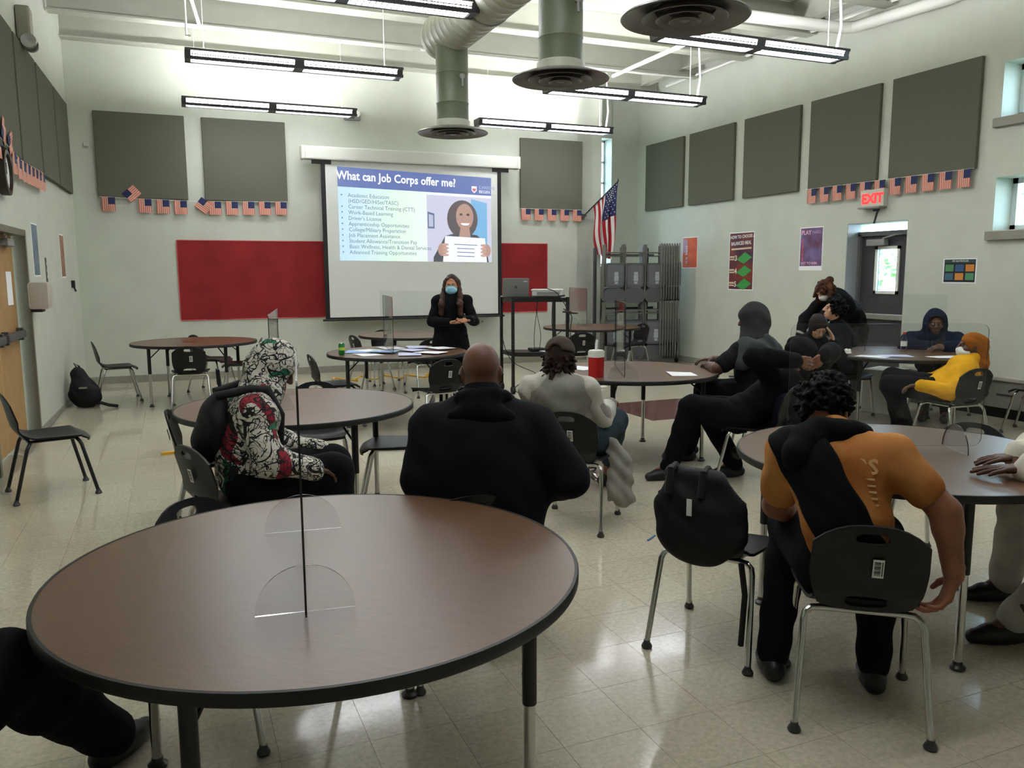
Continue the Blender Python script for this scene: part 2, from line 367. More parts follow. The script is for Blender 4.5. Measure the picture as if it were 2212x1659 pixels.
for s0, s1, lab in ((.33, 1.5, 'grey acoustic panel on the left wall, farthest, in the corner'), (1.57, 2.74, 'grey acoustic panel on the left wall, second from the corner'), (2.82, 3.98, 'grey acoustic panel on the left wall, third from the corner, above the wall flags'), (4.06, 5.26, 'grey acoustic panel on the left wall at the picture edge, above the clock')):
    panel(frame(LW((s0+s1)/2, 3.36), -LU), s1-s0, 1.22, lab)
# ================================================================== light fixtures
M_up = mat('tube_glow_up', '#fbfbff', emit=UP_E); M_dn = mat('tube_glow_down', '#f6f8ff', emit=DOWN_E); M_hous = mat('fixture_housing', '#3b3b3c', .4)
FL = 2.42
def make_fix():
    t = empty('pendant_light'); W = .13
    prof = [(-W, .05), (-W, .024), (-W+.012, .022), (-W+.012, .05)]; prof2 = [(-.1, -.05), (-.075, -.05), (-.075, -.06), (-.108, -.06), (-.116, -.03), (-.112, -.03)]
    for sy in (-1, 1):
        mb = MB(); mb.prism([(p[0]*-sy, p[1]) for p in prof], FL, fn=lambda x, y, z: (z-FL/2, x, y)); mb.prism([(p[0]*-sy, p[1]) for p in prof2], FL, fn=lambda x, y, z: (z-FL/2, x, y)); tag(mb.build('side_rail', M_hous, t), kind=None)
    for sx in (-1, 1):
        MB().prism([(-W, .05), (-W, .02), (-.109, -.056), (.109, -.056), (W, .02), (W, .05)], .06, fn=lambda x, y, z: (sx*(FL/2-.035)+z-.035, x, y)).build('end_cap', M_hous, t)
        MB().grid(lambda i, j: (sx*FL/4+(i-.5)*(FL/2-.12), *[(-.126, .022), (-.104, -.046), (.104, -.046), (.126, .022)][round(j*3)]), 1, 3).build('lens', M_dn, t)
        MB().box((sx*FL/4, 0, .036), (FL/2-.1, .2, .006)).build('lamp_tube_tray', M_up, t)
        g = MB()
        for k in range(21):
            x = sx*FL/4-.53+k*1.06/20; g.box((x, 0, -.0475), (.008, .2, .005)); g.tube([(x, -.128, .02), (x, -.106, -.047)], .005, 4).tube([(x, .128, .02), (x, .106, -.047)], .005, 4)
        g.box((sx*FL/4, -.118, -.012), (1.08, .005, .009)).box((sx*FL/4, .118, -.012), (1.08, .005, .009)).box((sx*FL/4, 0, -.0475), (1.08, .009, .005)); tag(g.build('louver_blades', mat('louver_grey', '#5e6064', .4), t), kind='stuff')
        MB().tube([(sx*(FL/2-.2), 0, .045), (sx*(FL/2-.2), 0, 1.35)], .004, 6).build('hanging_cable', M_white, t)
    MB().prism([(-W-.001, .05), (-W-.001, .02), (-.11, -.058), (.11, -.058), (W+.001, .02), (W+.001, .05)], .11, fn=lambda x, y, z: (z-.055, x, y)).build('joint_band', M_hous, t)
    return t
fx0 = make_fix()
FXL = [(1.5, 12.5, 'pendant strip light at left, nearest the back wall'), (1.5, 9.9, 'pendant strip light at left, second row from the back wall'), (1.5, 7.3, 'pendant strip light cut by the top edge, left of the round duct'),
       (5.85, 12.5, 'pendant strip light above the right back wall panel, nearest that wall'), (5.85, 9.9, 'pendant strip light behind the middle ceiling diffuser'), (5.85, 7.3, 'pendant strip light at right, running out from behind the largest diffuser'),
       (1.5, 4.7, 'pendant strip light above the left tables, out of frame'), (5.85, 4.7, 'pendant strip light above the right tables, out of frame'), (1.5, 2.1, 'pendant strip light above the nearest table, out of frame'), (5.85, 2.1, 'pendant strip light near the right windows, out of frame')]
for k, (x, y, lab) in enumerate(FXL):
    f = fx0 if k == 0 else dup(fx0); place(f, (x, y, 4.0), 0, lab, 'pendant strip lights'); f['category'] = 'light'
# ================================================================== duct
XD = 2.87
du = tag(empty('round_duct', (XD, 6.2, 4.15)), 'painted round spiral duct running under the ceiling with three drops', 'duct')
def ring_tube(mb, a, b, r, n=36, step=.14, rr=.006):
    a, b = Vector(a), Vector(b); L = (b-a).length; pts = [a]; rs = [r]; k = 1
    while k*step < L-.03:
        for d, q in ((-.012, r), (0, r+rr), (.012, r)): pts.append(a.lerp(b, (k*step+d)/L)); rs.append(q)
        k += 1
    pts.append(b); rs.append(r); return mb.tube(pts, rs, n)
ring_tube(MB(), (0, -8, 0), (0, 2.55, 0), .24).build('spiral_trunk', M_duct, du, True)
MB().lathe([(.24, 0), (.235, .05), (.2, .1), (0, .12)], (0, 2.55, 0), 36, R=Matrix.Rotation(-PI/2, 3, 'X')).build('end_cap', M_duct, du, True)
for y in (8.46, 5.86, 4.21):
    dr = ring_tube(MB(), (0, y-6.2, -.15), (0, y-6.2, -.93), .17, 32, .3, .005).build('duct_drop', M_ductd, du, True)
    MB().tube([(.05, y-6.2-.172, -.5), (.05, y-6.2-.19, -.5)], .03, 14).tube([(.05, y-6.2-.19, -.48), (.05, y-6.2-.195, -.6)], .01).build('damper_handle', M_grey, dr)
for y in (7.4, 4.9): MB().tube([(0, y-6.2, .22), (0, y-6.2, 1.2)], .008, 6).tube([(.246*math.cos(a), y-6.2, .246*math.sin(a)) for a in [i*PI/12 for i in range(25)]], .008, 6).build('hanger_strap', M_grey, du)
for y, lab in ((8.46, 'round ceiling diffuser at the far end of the duct, with pale blue reflections'), (5.86, 'middle round ceiling diffuser below the duct'), (4.21, 'largest looking round ceiling diffuser, at the top edge')):
    df = tag(empty('ceiling_diffuser', (XD, y, 3.1)), lab, 'vent', 'round diffusers on the duct')
    MB().lathe([(.17, .13), (.185, .12), (.185, .06), (.21, .05)], n=40).build('collar', M_duct, df, True)
    MB().lathe([(.2, .055), (.3, .035), (.365, .012), (.376, 0), (.37, -.006), (.33, .012), (.26, .03), (.2, .05)], n=48).build('outer_cone', M_dif, df, True)
    for r, z in ((.25, -.006), (.17, -.016), (.095, -.026)):
        MB().lathe([(r-.06, .05+z), (r-.02, .03+z), (r, .004+z), (r-.005, 0+z), (r-.03, .02+z), (r-.075, .042+z)], n=40).build('inner_cone', M_dif, df, True)
    MB().lathe([(.0, -.02), (.03, -.018), (.04, -.006), (.03, .01), (0, .02)], n=24).build('centre_button', M_dif, df, True)
    MB().lathe([(0, .06), (.19, .06)], n=32).build('throat_shade', M_black, df)  # flat black disc stands in for the shade inside the duct
# pipes and conduits under the ceiling
def pipe(pts, r, lab, nm='ceiling_pipe', m=M_white, cat='pipe'): tag(MB().tube(pts, r, 10).build(nm, m, smooth=True), lab, cat)
pipe([(6.48, 11.4, 4.62), (6.48, 9.0, 4.62)], .03, 'white sprinkler pipe running towards the right light row')
pipe([(4.0, 8.6, 4.72), (8.25, 8.55, 4.76), (8.38, 8.45, 4.76), (8.42, 7.2, 4.72), (8.42, 3, 4.72)], .075, 'thick white pipe bending along the right wall', 'roof_drain_pipe')
pipe([(XR-.05, 12.9, 4.98), (XR-.05, 3, 4.98)], .018, 'thin conduit along the top of the right wall', 'conduit')
pipe([(XR-.12, 12.9, 4.93), (XR-.12, 3, 4.93)], .022, 'second conduit beside the right wall top', 'conduit')
pipe([(3.6, 12.03, 4.884), (8.4, 12.03, 4.884)], .016, 'thin lateral conduit under the far beams', 'conduit')
pipe([(.32, 9.9, 4.9), (.32, 9.9, 4.2), (.34, 9.5, 4.1)], .012, 'white power drop at the left light row', 'conduit')
pipe([(.05, 8.6, 4.86), (.35, 10.2, 4.86), (.55, 11.9, 4.86)], .025, 'white slanting pipe above the left lights')
for y, lab in ((12.5, 'far'), (9.9, 'middle'), (7.3, 'near')):
    pipe([(6.98, y, 4.05), (7.0, y-.04, 4.3), (6.98, y, 4.95)], .014, f'white power cord at the right end of the {lab} right strip light', 'power_cord', M_white, 'cord')
# ================================================================== TABLES
TR, TZ = .7675, .768
def make_table():
    t = empty('round_table')
    MB().lathe([(0, TZ), (TR-.012, TZ), (TR-.012, TZ-.03), (0, TZ-.03)], n=96).build('tabletop', M_lam, t)
    MB().lathe([(TR-.012, TZ-.034), (TR-.003, TZ-.033), (TR, TZ-.028), (TR, TZ-.005), (TR-.003, TZ+.0002), (TR-.012, TZ+.001)], n=96).build('edge_band', M_edge, t, True)
    for k in range(4):
        a = PI/2*k; c, s_ = .64*math.cos(a), .64*math.sin(a)
        lg = MB().tube([(c, s_, TZ-.03), (c, s_, .41)], .021, 14).box((c*.97, s_*.97, TZ-.04), (.12, .12, .012)).build('leg', M_black, t, True)
        MB().tube([(c, s_, .42), (c, s_, .035)], .0165, 14).build('lower_tube', M_chrome, lg, True)
        MB().lathe([(0, 0), (.03, 0), (.032, .012), (.02, .022), (.018, .036), (0, .036)], (c, s_, 0), 16).build('glide', M_glide, lg, True)
        MB().tube([(c*.985, s_*.985, .6), (c*.72, s_*.72, TZ-.035)], .007, 8).build('brace', M_black, t)
    return t
TABLES = [((.375, 2.378), -38, 'large brown round table nearest the camera, with a clear divider on edge'),
 ((.73, 5.451), 24, 'brown round table behind the person in the patterned hood, reflecting pale blue'),
 ((3.70, 6.15), 47, 'brown round table with the red drink jug on it'),
 ((3.185, 2.774), 154, 'brown round table at the right in front of the orange shirt'),
 ((.252, 11.191), 32, 'empty brown round table by the left back corner'),
 ((2.278, 8.719), 20, 'brown round table covered in papers with a green can'),
 ((3.151, 11.159), 30, 'brown round table behind the presenter'),
 ((6.139, 11.387), 40, 'brown round table between the black cart and the folded chairs'),
 ((7.047, 6.29), 10, 'dark round table in front of the person in the blue hood')]
tb0 = make_table()
for k, ((x, y), a, lab) in enumerate(TABLES):
    t = tb0 if k == 0 else dup(tb0); place(t, (x, y, 0), math.radians(a), lab, 'round tables'); t['category'] = 'table'
# ================================================================== CHAIRS
def ring_band(fn, hole, n=10, m=3):
    """band of the unit square (u -1..1, v 0..1) with a hole (cu, cv, ru, rv): vertices and quads"""
    out = [(-1+2*k/n, 0) for k in range(n)]+[(1, k/n) for k in range(n)]+[(1-2*k/n, 1) for k in range(n)]+[(-1, 1-k/n) for k in range(n)]
    cu, cv, ru, rv = hole; N = len(out); vs = []; fs = []
    for j in range(m+1):
        for (u, v) in out:
            a = math.atan2((v-.5)*2, u); ex = .55
            hu = cu+ru*math.copysign(abs(math.cos(a))**ex, math.cos(a)); hv = cv+rv*math.copysign(abs(math.sin(a))**.8, math.sin(a))
            q = j/m; vs.append(fn(u*(1-q)+hu*q, v*(1-q)+hv*q))
    for j in range(m):
        for k in range(N): k2 = (k+1) % N; fs.append((j*N+k, j*N+k2, (j+1)*N+k2, (j+1)*N+k))
    return vs, fs
M_lab = mat('barcode_paper', '#e8e8e4', .6); M_ink = mat('print_ink', '#1a1a1a', .7)
def back_pt(u, v):
    zb, zt = .435+.02*abs(u)**3, .78-.075*abs(u)**2.6; z = zb+(zt-zb)*v
    W = .158+.042*math.sin(min(1, v*1.5)*PI/2)-.012*v
    y = -.165-.045*min(1, v*4)-.07*v+.035*u*u*min(1, v*2)
    return Vector((u*W, y, z))
def seat_pt(u, v):
    W = .175+.05*math.sin(v*PI/2)-.03*max(0, v-.85)/.15*abs(u)**2; y = -.175+.42*v
    z = .452-.014*math.cos(u*PI/2)*math.sin(v*PI)+.008*u*u-.03*max(0, v-.8)**2/.04+.03*max(0, .12-v)/.12
    return Vector((u*W, y-(.03*abs(u)**3 if v > .9 else 0), z))
def make_chair(legmat=M_chrome, name='chair', plain=False):
    t = empty(name)
    b = MB()
    if plain: b.grid(lambda i, j: back_pt(i*2-1, j), 10, 14)
    else:
        for v0, v1, hole in ((0, .3, (0, .45, .42, .26)), (.72, 1.0, (0, .5, .28, .2))):
            vs, fs = ring_band(lambda u, v: back_pt(u, v0+(v1-v0)*v), hole); b.add(vs, fs)
        b.grid(lambda i, j: back_pt(i*2-1, .3+.42*j), 10, 5)
    b.build('backrest', M_blackpl, t, True, solid=.011, weld=True)
    s = MB().grid(lambda i, j: seat_pt(i*2-1, j), 10, 12); so = s.build('seat', M_blackpl, t, True, solid=.012)
    MB().grid(lambda i, j: seat_pt(i*2-1, 1)+Vector((0, .004-j*.004, -.022*j)), 10, 1).build('seat_lip', M_blackpl, so, True, solid=.006)
    for sx in (-1, 1):
        for sy, y0, y1, yc in ((-1, -.255, -.165, -.14), (1, .25, .17, .15)):
            pts = [(sx*.222, y0, .02), (sx*.2, y1, .385), (sx*.192, (y1+yc)/2, .41), (sx*.17, yc, .424), (sx*.14, yc, .427), (0, yc, .427)]
            lg = MB().tube(pts, .0125, 10).build('leg', legmat, t, True)
            MB().lathe([(0, 0), (.021, 0), (.024, .008), (.02, .018), (.014, .026), (.014, .036), (0, .036)], (sx*.222, y0, 0), 14).build('glide', M_glide, lg, True)
        MB().tube([(sx*.13, -.14, .427), (sx*.13, .15, .427)], .0105, 8).build('side_rail', legmat, t, True)
    if not plain:
        c = back_pt(.12, .56); n = (back_pt(.12, .66)-back_pt(.12, .46)).normalized(); M = frame(c+Vector((0, -.013, 0)), (-1, 0, 0) if False else (1, 0, 0), n)
        lb = MB().box((0, 0, 0), (.036, .07, .0012)).build('barcode_label', M_lab, t, M=M)
        bb = MB()
        for k in range(9): bb.box((-.003, -.024+k*.006, .0011), (.02, .0022+.0012*(k % 3), .0006))
        bb.box((.0125, 0, .0011), (.003, .055, .0006)); bb.build('bars', M_ink, lb)
    return t
CH = [((-.7, 11.62), -82, 'black plastic chair at the left side of the empty corner table, facing right'),
 ((.17, 10.58), -3, 'black plastic chair with its labelled back to us at the corner table'),
 ((.82, 11.3), 80, 'black chair at the right side of the corner table, behind the patterned hood'),
 ((.48, 12.1), -118, 'black chair behind the corner table, against the back wall side'),
 ((1.58, 8.72), -86, 'black chair in profile at the left of the table with the green can'),
 ((2.47, 7.87), 6, 'black chair with white barcode label left of the bald head'),
 ((2.93, 8.2), 60, 'black chair beside the barcode chair, right of the papers table'),
 ((2.55, 11.25), -78, 'black chair at the left of the table behind the presenter'),
 ((2.9, 11.75), 175, 'black chair behind the table behind the presenter'),
 ((3.12, 10.42), 4, 'black chair just left of the presenter, at the rear table'),
 ((.2, 5.46), -95, 'black chair tucked in behind the black backpack at the left table'),
 ((.98, 6.2), 172, 'black chair on the far side of the pale blue table, tucked under'),
 ((1.4, 5.46), 72, 'black chair at the right of the pale blue table, handle hole showing'),
 ((.27, 4.4), -66, 'black chair under the person in the patterned hood'),
 ((.19, 3.04), -136, 'black chair behind the nearest table at left, only its handle hole showing'),
 ((1.05, 3.12), -4, 'black chair under the bald man in the black jacket'),
 ((2.38, 4.6), -42, 'black chair under the person in the grey shirt and cap'),
 ((3.5, 6.6), -100, 'black chair tucked under the red jug table on its far side'),
 ((5.42, 10.48), -12, 'black chair with a label in front of the table by the black cart'),
 ((6.92, 11.5), 96, 'black chair with blue glints between the table and the folded chairs'),
 ((2.17, 2.83), -56, 'black chair draped with a black backpack'),
 ((2.3, 2.17), -38, 'black chair with big barcode label under the man in the orange shirt'),
 ((3.86, 3.06), 102, 'black chair at the far right of the orange shirt table, handle hole showing'),
 ((3.95, 2.18), 52, 'black chair at the right edge under the person in white sweatpants'),
 ((6.5, 5.17), -4, 'black chair under the person in the yellow hoodie'),
 ((7.95, 5.35), 20, 'dark chair at the right edge by the wall heater'),
 ((4.72, 5.72), 62, 'black chair under the person in the dark grey hood'),
 ((4.12, 4.93), 32, 'black chair under the person lounging with clasped hands'),
 ((6.25, 6.6), -120, 'black chair under the seated girl with her face down'),
 ((7.2, 7.1), 150, 'black chair under the curly haired boy'),
 ((7.95, 6.5), 100, 'black chair under the person in the blue hood'),
 ((-.78, 2.05), -60, 'black chair under the person at the left edge, out of frame')]
ch0 = make_chair()
CHAIRS = []
for k, ((x, y), a, lab) in enumerate(CH):
    c = ch0 if k == 0 else dup(ch0); place(c, (x, y, 0), math.radians(a), lab, 'black plastic chairs'); c['category'] = 'chair'; CHAIRS.append(c)
lc = make_chair(M_black, 'chair', True); place(lc, (-.9, 6.83, 0), math.radians(-75), 'grey and black chair with black legs alone by the left door'); lc['category'] = 'chair'; lc.scale = (1.08, 1.05, 1.0)
# ================================================================== DIVIDERS
PL, PH = .92, .59
def divider(a, b, lab, feet=True, h=PH, zt=TZ):
    a, b = Vector((*a, 0)), Vector((*b, 0)); d = (b-a); L = d.length; d.normalize(); c = (a+b)/2
    t = tag(empty('table_divider', (c.x, c.y, zt+.002), math.atan2(d.y, d.x)), lab, 'divider', 'clear acrylic table dividers')
    pr = [(x, z+h/2+.02) for x, z in rrect(L, h, .04)]
    p = MB().prism(pr, .005, fn=lambda x, y, z: (x, z-.0025, y)).build('clear_panel', [M_acr, M_acre], t)
    for q in p.data.polygons:
        if abs(q.normal.y) < .7: q.material_index = 1
    if feet:
        for sx in (-1, 1):
            pts = [(.125*math.cos(i*PI/20), .125*math.sin(i*PI/20)) for i in range(21)]
            f = MB().prism(pts, .005, fn=lambda x, y, z: (sx*(L/2-.12)+z-.0025, x, y)).build('half_round_foot', [M_acr, M_acre], t)
            for q in f.data.polygons:
                if abs(q.normal.x) < .7 and q.normal.z > -.5: q.material_index = 1
    return t
divider((.258, 1.915), (.383, 2.83), 'clear divider standing on edge on the nearest table, with half round feet')
divider((.54, 5.14), (.70, 6.04), 'clear divider on the pale blue table behind the patterned hood')
divider((2.14, 8.36), (2.26, 9.26), 'clear divider among the papers, tinted red by the wall behind')
divider((2.72, 11.3), (3.55, 10.95), 'broad clear divider on the table behind the presenter')
divider((3.30, 5.56), (3.68, 6.38), 'clear divider on edge beside the red drink jug')
divider((2.72, 3.05), (3.56, 2.66), 'wide clear divider facing us on the right table, past the orange shirt')
divider((6.9, 6.75), (7.5, 6.1), 'clear divider on the table of the person in the blue hood')
divider((5.95, 11.2), (6.1, 12.1), 'clear divider on the table beside the black cart')
tag(MB().box((.1, 11.15, TZ+.012), (.32, .2, .02), bev=.004).build('acrylic_sheet', M_acr), 'clear acrylic piece lying flat on the corner table', 'divider')
# ================================================================== ON THE TABLES
def sheet(x, y, a, lab, w=.216, h=.279, m=None, z=TZ+.003, nm='paper_sheet', grp='papers on the table'):
    mb = MB().grid(lambda i, j: ((i-.5)*w, (j-.5)*h, .004*math.sin(i*3+j*2)*j), 4, 4)
    o = mb.build(nm, m or M_paper, M=Matrix.Translation((x, y, z)) @ Matrix.Rotation(math.radians(a), 4, 'Z'), solid=.0012)
    return tag(o, lab, 'paper', grp)
sheet(3.95, 5.72, -22, 'white sheet of paper alone at the right of the red jug table')
sheet(3.38, 6.47, 20, 'white paper behind the red drink jug', .25, .3)
M_pbl = mat('lilac_paper', '#c7cbe8', .6); M_pblue = mat('blue_leaflet', '#8fb3dc', .6)
rr = random.Random(5)
for k, (x, y, a, m, lab) in enumerate([(1.9, 8.5, 10, None, 'white sheet in front on the papers table'), (2.02, 8.95, 30, None, 'white sheet at the rear left of the papers table'), (1.86, 8.85, -20, M_pblue, 'pale blue leaflet beside the green can'), (2.3, 9.1, 5, None, 'white sheet at the rear middle of the papers table'),
        (2.3, 8.3, -15, M_pbl, 'lilac sheet at the front middle of the papers table'), (2.45, 8.75, 25, M_pbl, 'lilac sheet at the centre of the papers table'), (2.6, 9.05, -8, M_pbl, 'lilac sheet at the rear right of the papers table'), (2.55, 8.35, 40, None, 'white sheet at the front right of the papers table'), (2.8, 8.8, 12, None, 'white folder at the right end of the papers table'), (2.1, 8.65, 60, M_pblue, 'blue leaflet left of the clear divider')]):
    sheet(x, y, a, lab, m=m, z=TZ+.003+.0015*k, w=.24, h=.3)
cn = tag(empty('soda_can', (1.645, 8.63, TZ)), 'green soda can on the papers table', 'can')
MB().lathe([(0, .004), (.024, 0), (.033, .01), (.033, .105), (.027, .119), (.026, .122)], n=28).build('can_body', mat('green_can', '#1f7d3a', .3, metal=.4, hx2='#176b30', vscale=18), cn, True)
MB().lathe([(.026, .122), (.024, .119), (0, .119)], n=28).build('can_lid', M_chrome, cn)
MB().lathe([(.0334, .05), (.0336, .052), (.0336, .078), (.0334, .08)], n=28).build('can_label', mat('yellow_green', '#b9c84a', .4), cn)
jg = tag(empty('drink_jug', (3.216, 5.88, TZ), .4), 'red insulated drink jug with white lid and straw', 'jug')
def sqp(w, r): return rrect(w, w, r)
MB().prism(sqp(.112, .03), .165, fn=lambda x, y, z: (x*(1-.04*(.165-z)/.165), y*(1-.04*(.165-z)/.165), z)).build('jug_body', mat('jug_red', '#b4151a', .35), jg, True)
MB().prism(sqp(.116, .032), .05, fn=lambda x, y, z: (x, y, z+.165)).prism(sqp(.1, .03), .008, fn=lambda x, y, z: (x, y, z+.215)).build('jug_lid', M_white, jg, True)
MB().tube([(0, 0, .22), (.0, 0, .27), (.012, 0, .305)], .011, 12).build('straw', M_white, jg, True)
# papers, bottle and tissue on the far right table
for x, y, a, m, lab in ((6.75, 6.05, 60, M_pbl, 'stack of lilac papers in front of the blue hood'), (6.5, 6.1, 30, None, 'white sheet at the left of the blue hood table'), (7.1, 5.75, 70, None, 'white sheet by the yellow sleeve')):
    sheet(x, y, a, lab, m=m, w=.24, h=.3)
bt = tag(empty('water_bottle', (7.2, 6.35, TZ)), 'clear water bottle with red cap by the blue hood', 'bottle')
MB().lathe([(0, 0), (.03, 0), (.032, .02), (.032, .13), (.02, .165), (.013, .175), (.013, .19)], n=20).build('bottle_body', M_acr, bt, True)
MB().lathe([(0, .21), (.015, .21), (.015, .188), (0, .188)], n=16).build('bottle_cap', mat('cap_red', '#c03028', .4), bt)
MB().lathe([(.0325, .06), (.0328, .062), (.0328, .11), (.0325, .112)], n=20).build('bottle_label', M_white, bt)
ts = MB()
for k in range(14):
    a = k*2.4; ts.tube([(.03*math.cos(a), .03*math.sin(a), .01), (.02*math.cos(a+1), .02*math.sin(a+1), .03+.01*(k % 3)), (0, 0, .02)], .012, 6)
tag(ts.build('crumpled_tissue', M_white, M=Matrix.Translation((6.42, 6.35, TZ+.004)), smooth=True), 'crumpled white tissue on the blue hood table', 'tissue')
# ================================================================== PROJECTION SCREEN
ps = tag(empty('projector_screen', (3.78, 13.1, 0)), 'pull down projection screen showing a slide', 'screen')
M_scr = mat('screen_fabric', '#d6d8d2', .8); YS = 0
sc = MB().box((.015, 0, 3.475), (3.56, .17, .2), bev=.02).build('screen_case', mat('case_putty', '#c3c5ba', .5), ps)
for sx in (-1, 1): MB().box((.015+sx*1.8, 0, 3.475), (.06, .18, .21), bev=.02).build('case_end_cap', mat('case_putty', '#c3c5ba', .5), sc)
for sx in (-1, 1): MB().box((.015+sx*1.35, .2, 3.48), (.06, .26, .05)).build('wall_bracket', M_grey, sc)
MB().box((0, 0, 2.13), (2.9, .004, 2.5)).build('screen_fabric', M_scr, ps)
for sx in (-1, 1): MB().box((sx*1.48, 0, 2.13), (.07, .005, 2.5)).box((sx*1.5, 0, 3.345), (.3, .03, .06)).build('black_border', M_black, ps)
MB().tube([(-1.56, 0, .885), (1.56, 0, .885)], .018, 10).box((0, 0, .9), (3.03, .02, .05)).build('bottom_bar', M_black, ps)
# the slide: projected light on the fabric (thin sheets of light, laid on the screen)
def glow(nm, hx, e=.75):
    e *= .45
    m = mat(nm, hx, .8, emit=e); m.node_tree.nodes['Principled BSDF'].inputs['Base Color'].default_value = (.12, .12, .12, 1); return m
SX0, SX1 = -1.26, 1.33
def sl(u, v):   # u,v 0..1 with keystone
    x = SX0+(SX1-SX0)*u; zt = 3.29-.08*u; zbt = 1.83-.03*u; return Vector((x, -.004, zbt+(zt-zbt)*v))
def quad(mb, u0, v0, u1, v1, d=0, mi=0, nu=1, nv=1): mb.grid(lambda i, j: sl(u0+(u1-u0)*i, v0+(v1-v0)*j)+Vector((0, -d, 0)), nu, nv, mi)
# white to mint page: gradient is the slide's own print
def page_mat():
    m = glow('slide_page', '#dff2ff', .9); n = m.node_tree.nodes; l = m.node_tree.links; b = n['Principled BSDF']
    t = n.new('ShaderNodeTexCoord'); s = n.new('ShaderNodeSeparateXYZ'); mp = n.new('ShaderNodeMapRange'); mp.inputs[1].default_value = -1.3; mp.inputs[2].default_value = .45
    r = n.new('ShaderNodeValToRGB'); e = r.color_ramp.elements
    e[0].color = lin('#b9dcf6'); e[1].color = lin('#ecf7f4'); q = e.new(.55); q.color = lin('#d9f3e2')
    l.new(t.outputs['Object'], s.inputs[0]); l.new(s.outputs['X'], mp.inputs[0]); l.new(mp.outputs[0], r.inputs[0]); l.new(r.outputs[0], b.inputs['Emission Color']); return m
sd = MB(); quad(sd, 0, 0, 1, .79, 0, 0, 6, 4); slide = sd.build('slide_page', page_mat(), ps)
sd = MB(); quad(sd, 0, .79, 1, 1, .0005, 0, 6, 1); sd.build('slide_banner', glow('banner_blue', '#5673c4', .62), ps)
M_sw = glow('slide_white', '#f4f8ff', .95); M_sg = glow('slide_grey_text', '#7d97ba', .5)
def sM(u, v, tilt=-.032, d=.002): p = sl(u, v); return frame((p.x, p.y-d, p.z), (1, 0, tilt*(.4+.6*v)), (0.0, 0, 1))
text('What can Job Corps offer me?', .185, M_sw, ps, sM(-.005, .87), 'slide_title', bold=.004, xs=.86)
for k, s_ in enumerate(['Academic Education', '(HSD/GED/HiSet/TASC)', 'Career Technical Training (CTT)', 'Work-Based Learning', "Driver's License", 'Apprenticeship Opportunities', 'College/Military Preparation', 'Job Placement Assistance', 'Student Allowance/Transition Pay', 'Basic Wellness, Health & Dental Services', 'Advanced Training Opportunities']):
    v = .685-.0612*k
    text(s_, .088, M_sg, ps, sM(.06, v), 'slide_text_line', xs=.93)
    if k != 1: b = MB(); quad(b, .018, v+.012, .026, v+.028, .001); b.build('bullet_dot', M_sg, ps)
text('CAREERS', .07, glow('slide_pale', '#b8c8f0', .8), ps, sM(.915, .865), 'slide_text_line'); text('BEGIN H', .07, M_sw, ps, sM(.915, .815), 'slide_text_line')
def poly(pts, d, m, nm):
    mb = MB(); mb.add([sl(u, v)+Vector((0, -d, 0)) for u, v in pts], [tuple(range(len(pts)))]); return mb.build(nm, m, ps)
def ellp(cu, cv, ru, rv, n=24, a0=0, a1=2*PI): return [(cu+ru*math.cos(a0+(a1-a0)*i/n), cv+rv*math.sin(a0+(a1-a0)*i/n)) for i in range(n if a1-a0 > 6 else n+1)]
poly([(.865, .89), (.9, .89), (.9, .84), (.8825, .81), (.865, .84)], .0012, M_sw, 'shield_logo'); poly([(.87, .865), (.895, .865), (.895, .845), (.8825, .825), (.87, .845)], .0016, glow('shield_red', '#d05a6a'), 'shield_logo')
poly([(.56, .0), (1, 0), (1, .76), (.56, .76)], .0006, glow('photo_bg', '#d5d8ee', .75), 'slide_photo'); poly([(.86, .2), (.97, .2), (.97, .7), (.86, .74)], .0009, glow('photo_curtain', '#6fb6e6', .8), 'photo_curtain')
poly([(.565, .38), (.61, .38), (.61, .55), (.565, .57)], .0009, glow('photo_frame', '#5a74a8', .6), 'photo_picture_frame'); poly([(.572, .4), (.602, .4), (.602, .53), (.572, .545)], .0012, glow('photo_mat', '#c8cfe8', .7), 'photo_picture_mat')
poly(ellp(.80, .5, .105, .22), .0010, glow('photo_hair', '#5d4a52', .5), 'photo_hair'); poly([(.6, .05), (.68, .3), (.76, .34), (.9, .32), (.96, .22), (.98, .0), (.6, 0)], .0013, glow('photo_shirt', '#3a4250', .45), 'photo_shirt')
poly(ellp(.815, .53, .06, .15), .0017, glow('photo_skin', '#c99d8c', .65), 'photo_face'); poly([(.785, .4), (.845, .4), (.855, .3), (.815, .26), (.775, .3)], .0015, glow('photo_skin', '#c99d8c', .65), 'photo_neck')
for eu in (.79, .838): poly(ellp(eu, .555, .011, .014), .0021, glow('photo_dark', '#3c2a2c', .4), 'photo_eye')
poly(ellp(.818, .455, .03, .026, 12, PI, 2*PI), .0021, M_sw, 'photo_smile'); poly([(.663, .0), (.967, .0), (.955, .285), (.68, .3)], .0023, glow('photo_certificate', '#e8eaff', .95), 'photo_certificate')
for k in range(4): poly([(.76-.02*(k == 0), .21-.045*k), (.88+.02*(k == 0), .205-.045*k), (.88+.02*(k == 0), .196-.045*k), (.76-.02*(k == 0), .201-.045*k)], .0027, M_sg, 'certificate_line')
for hu, sg in ((.66, 1), (.965, -1)):
    poly(ellp(hu, .14, .03, .075), .0026, glow('photo_skin', '#c99d8c', .65), 'photo_hand')
    for k in range(4): poly(ellp(hu+sg*.022, .2-.04*k, .022, .016, 12), .003, glow('photo_skin2', '#d8ae9c', .7), 'photo_finger')
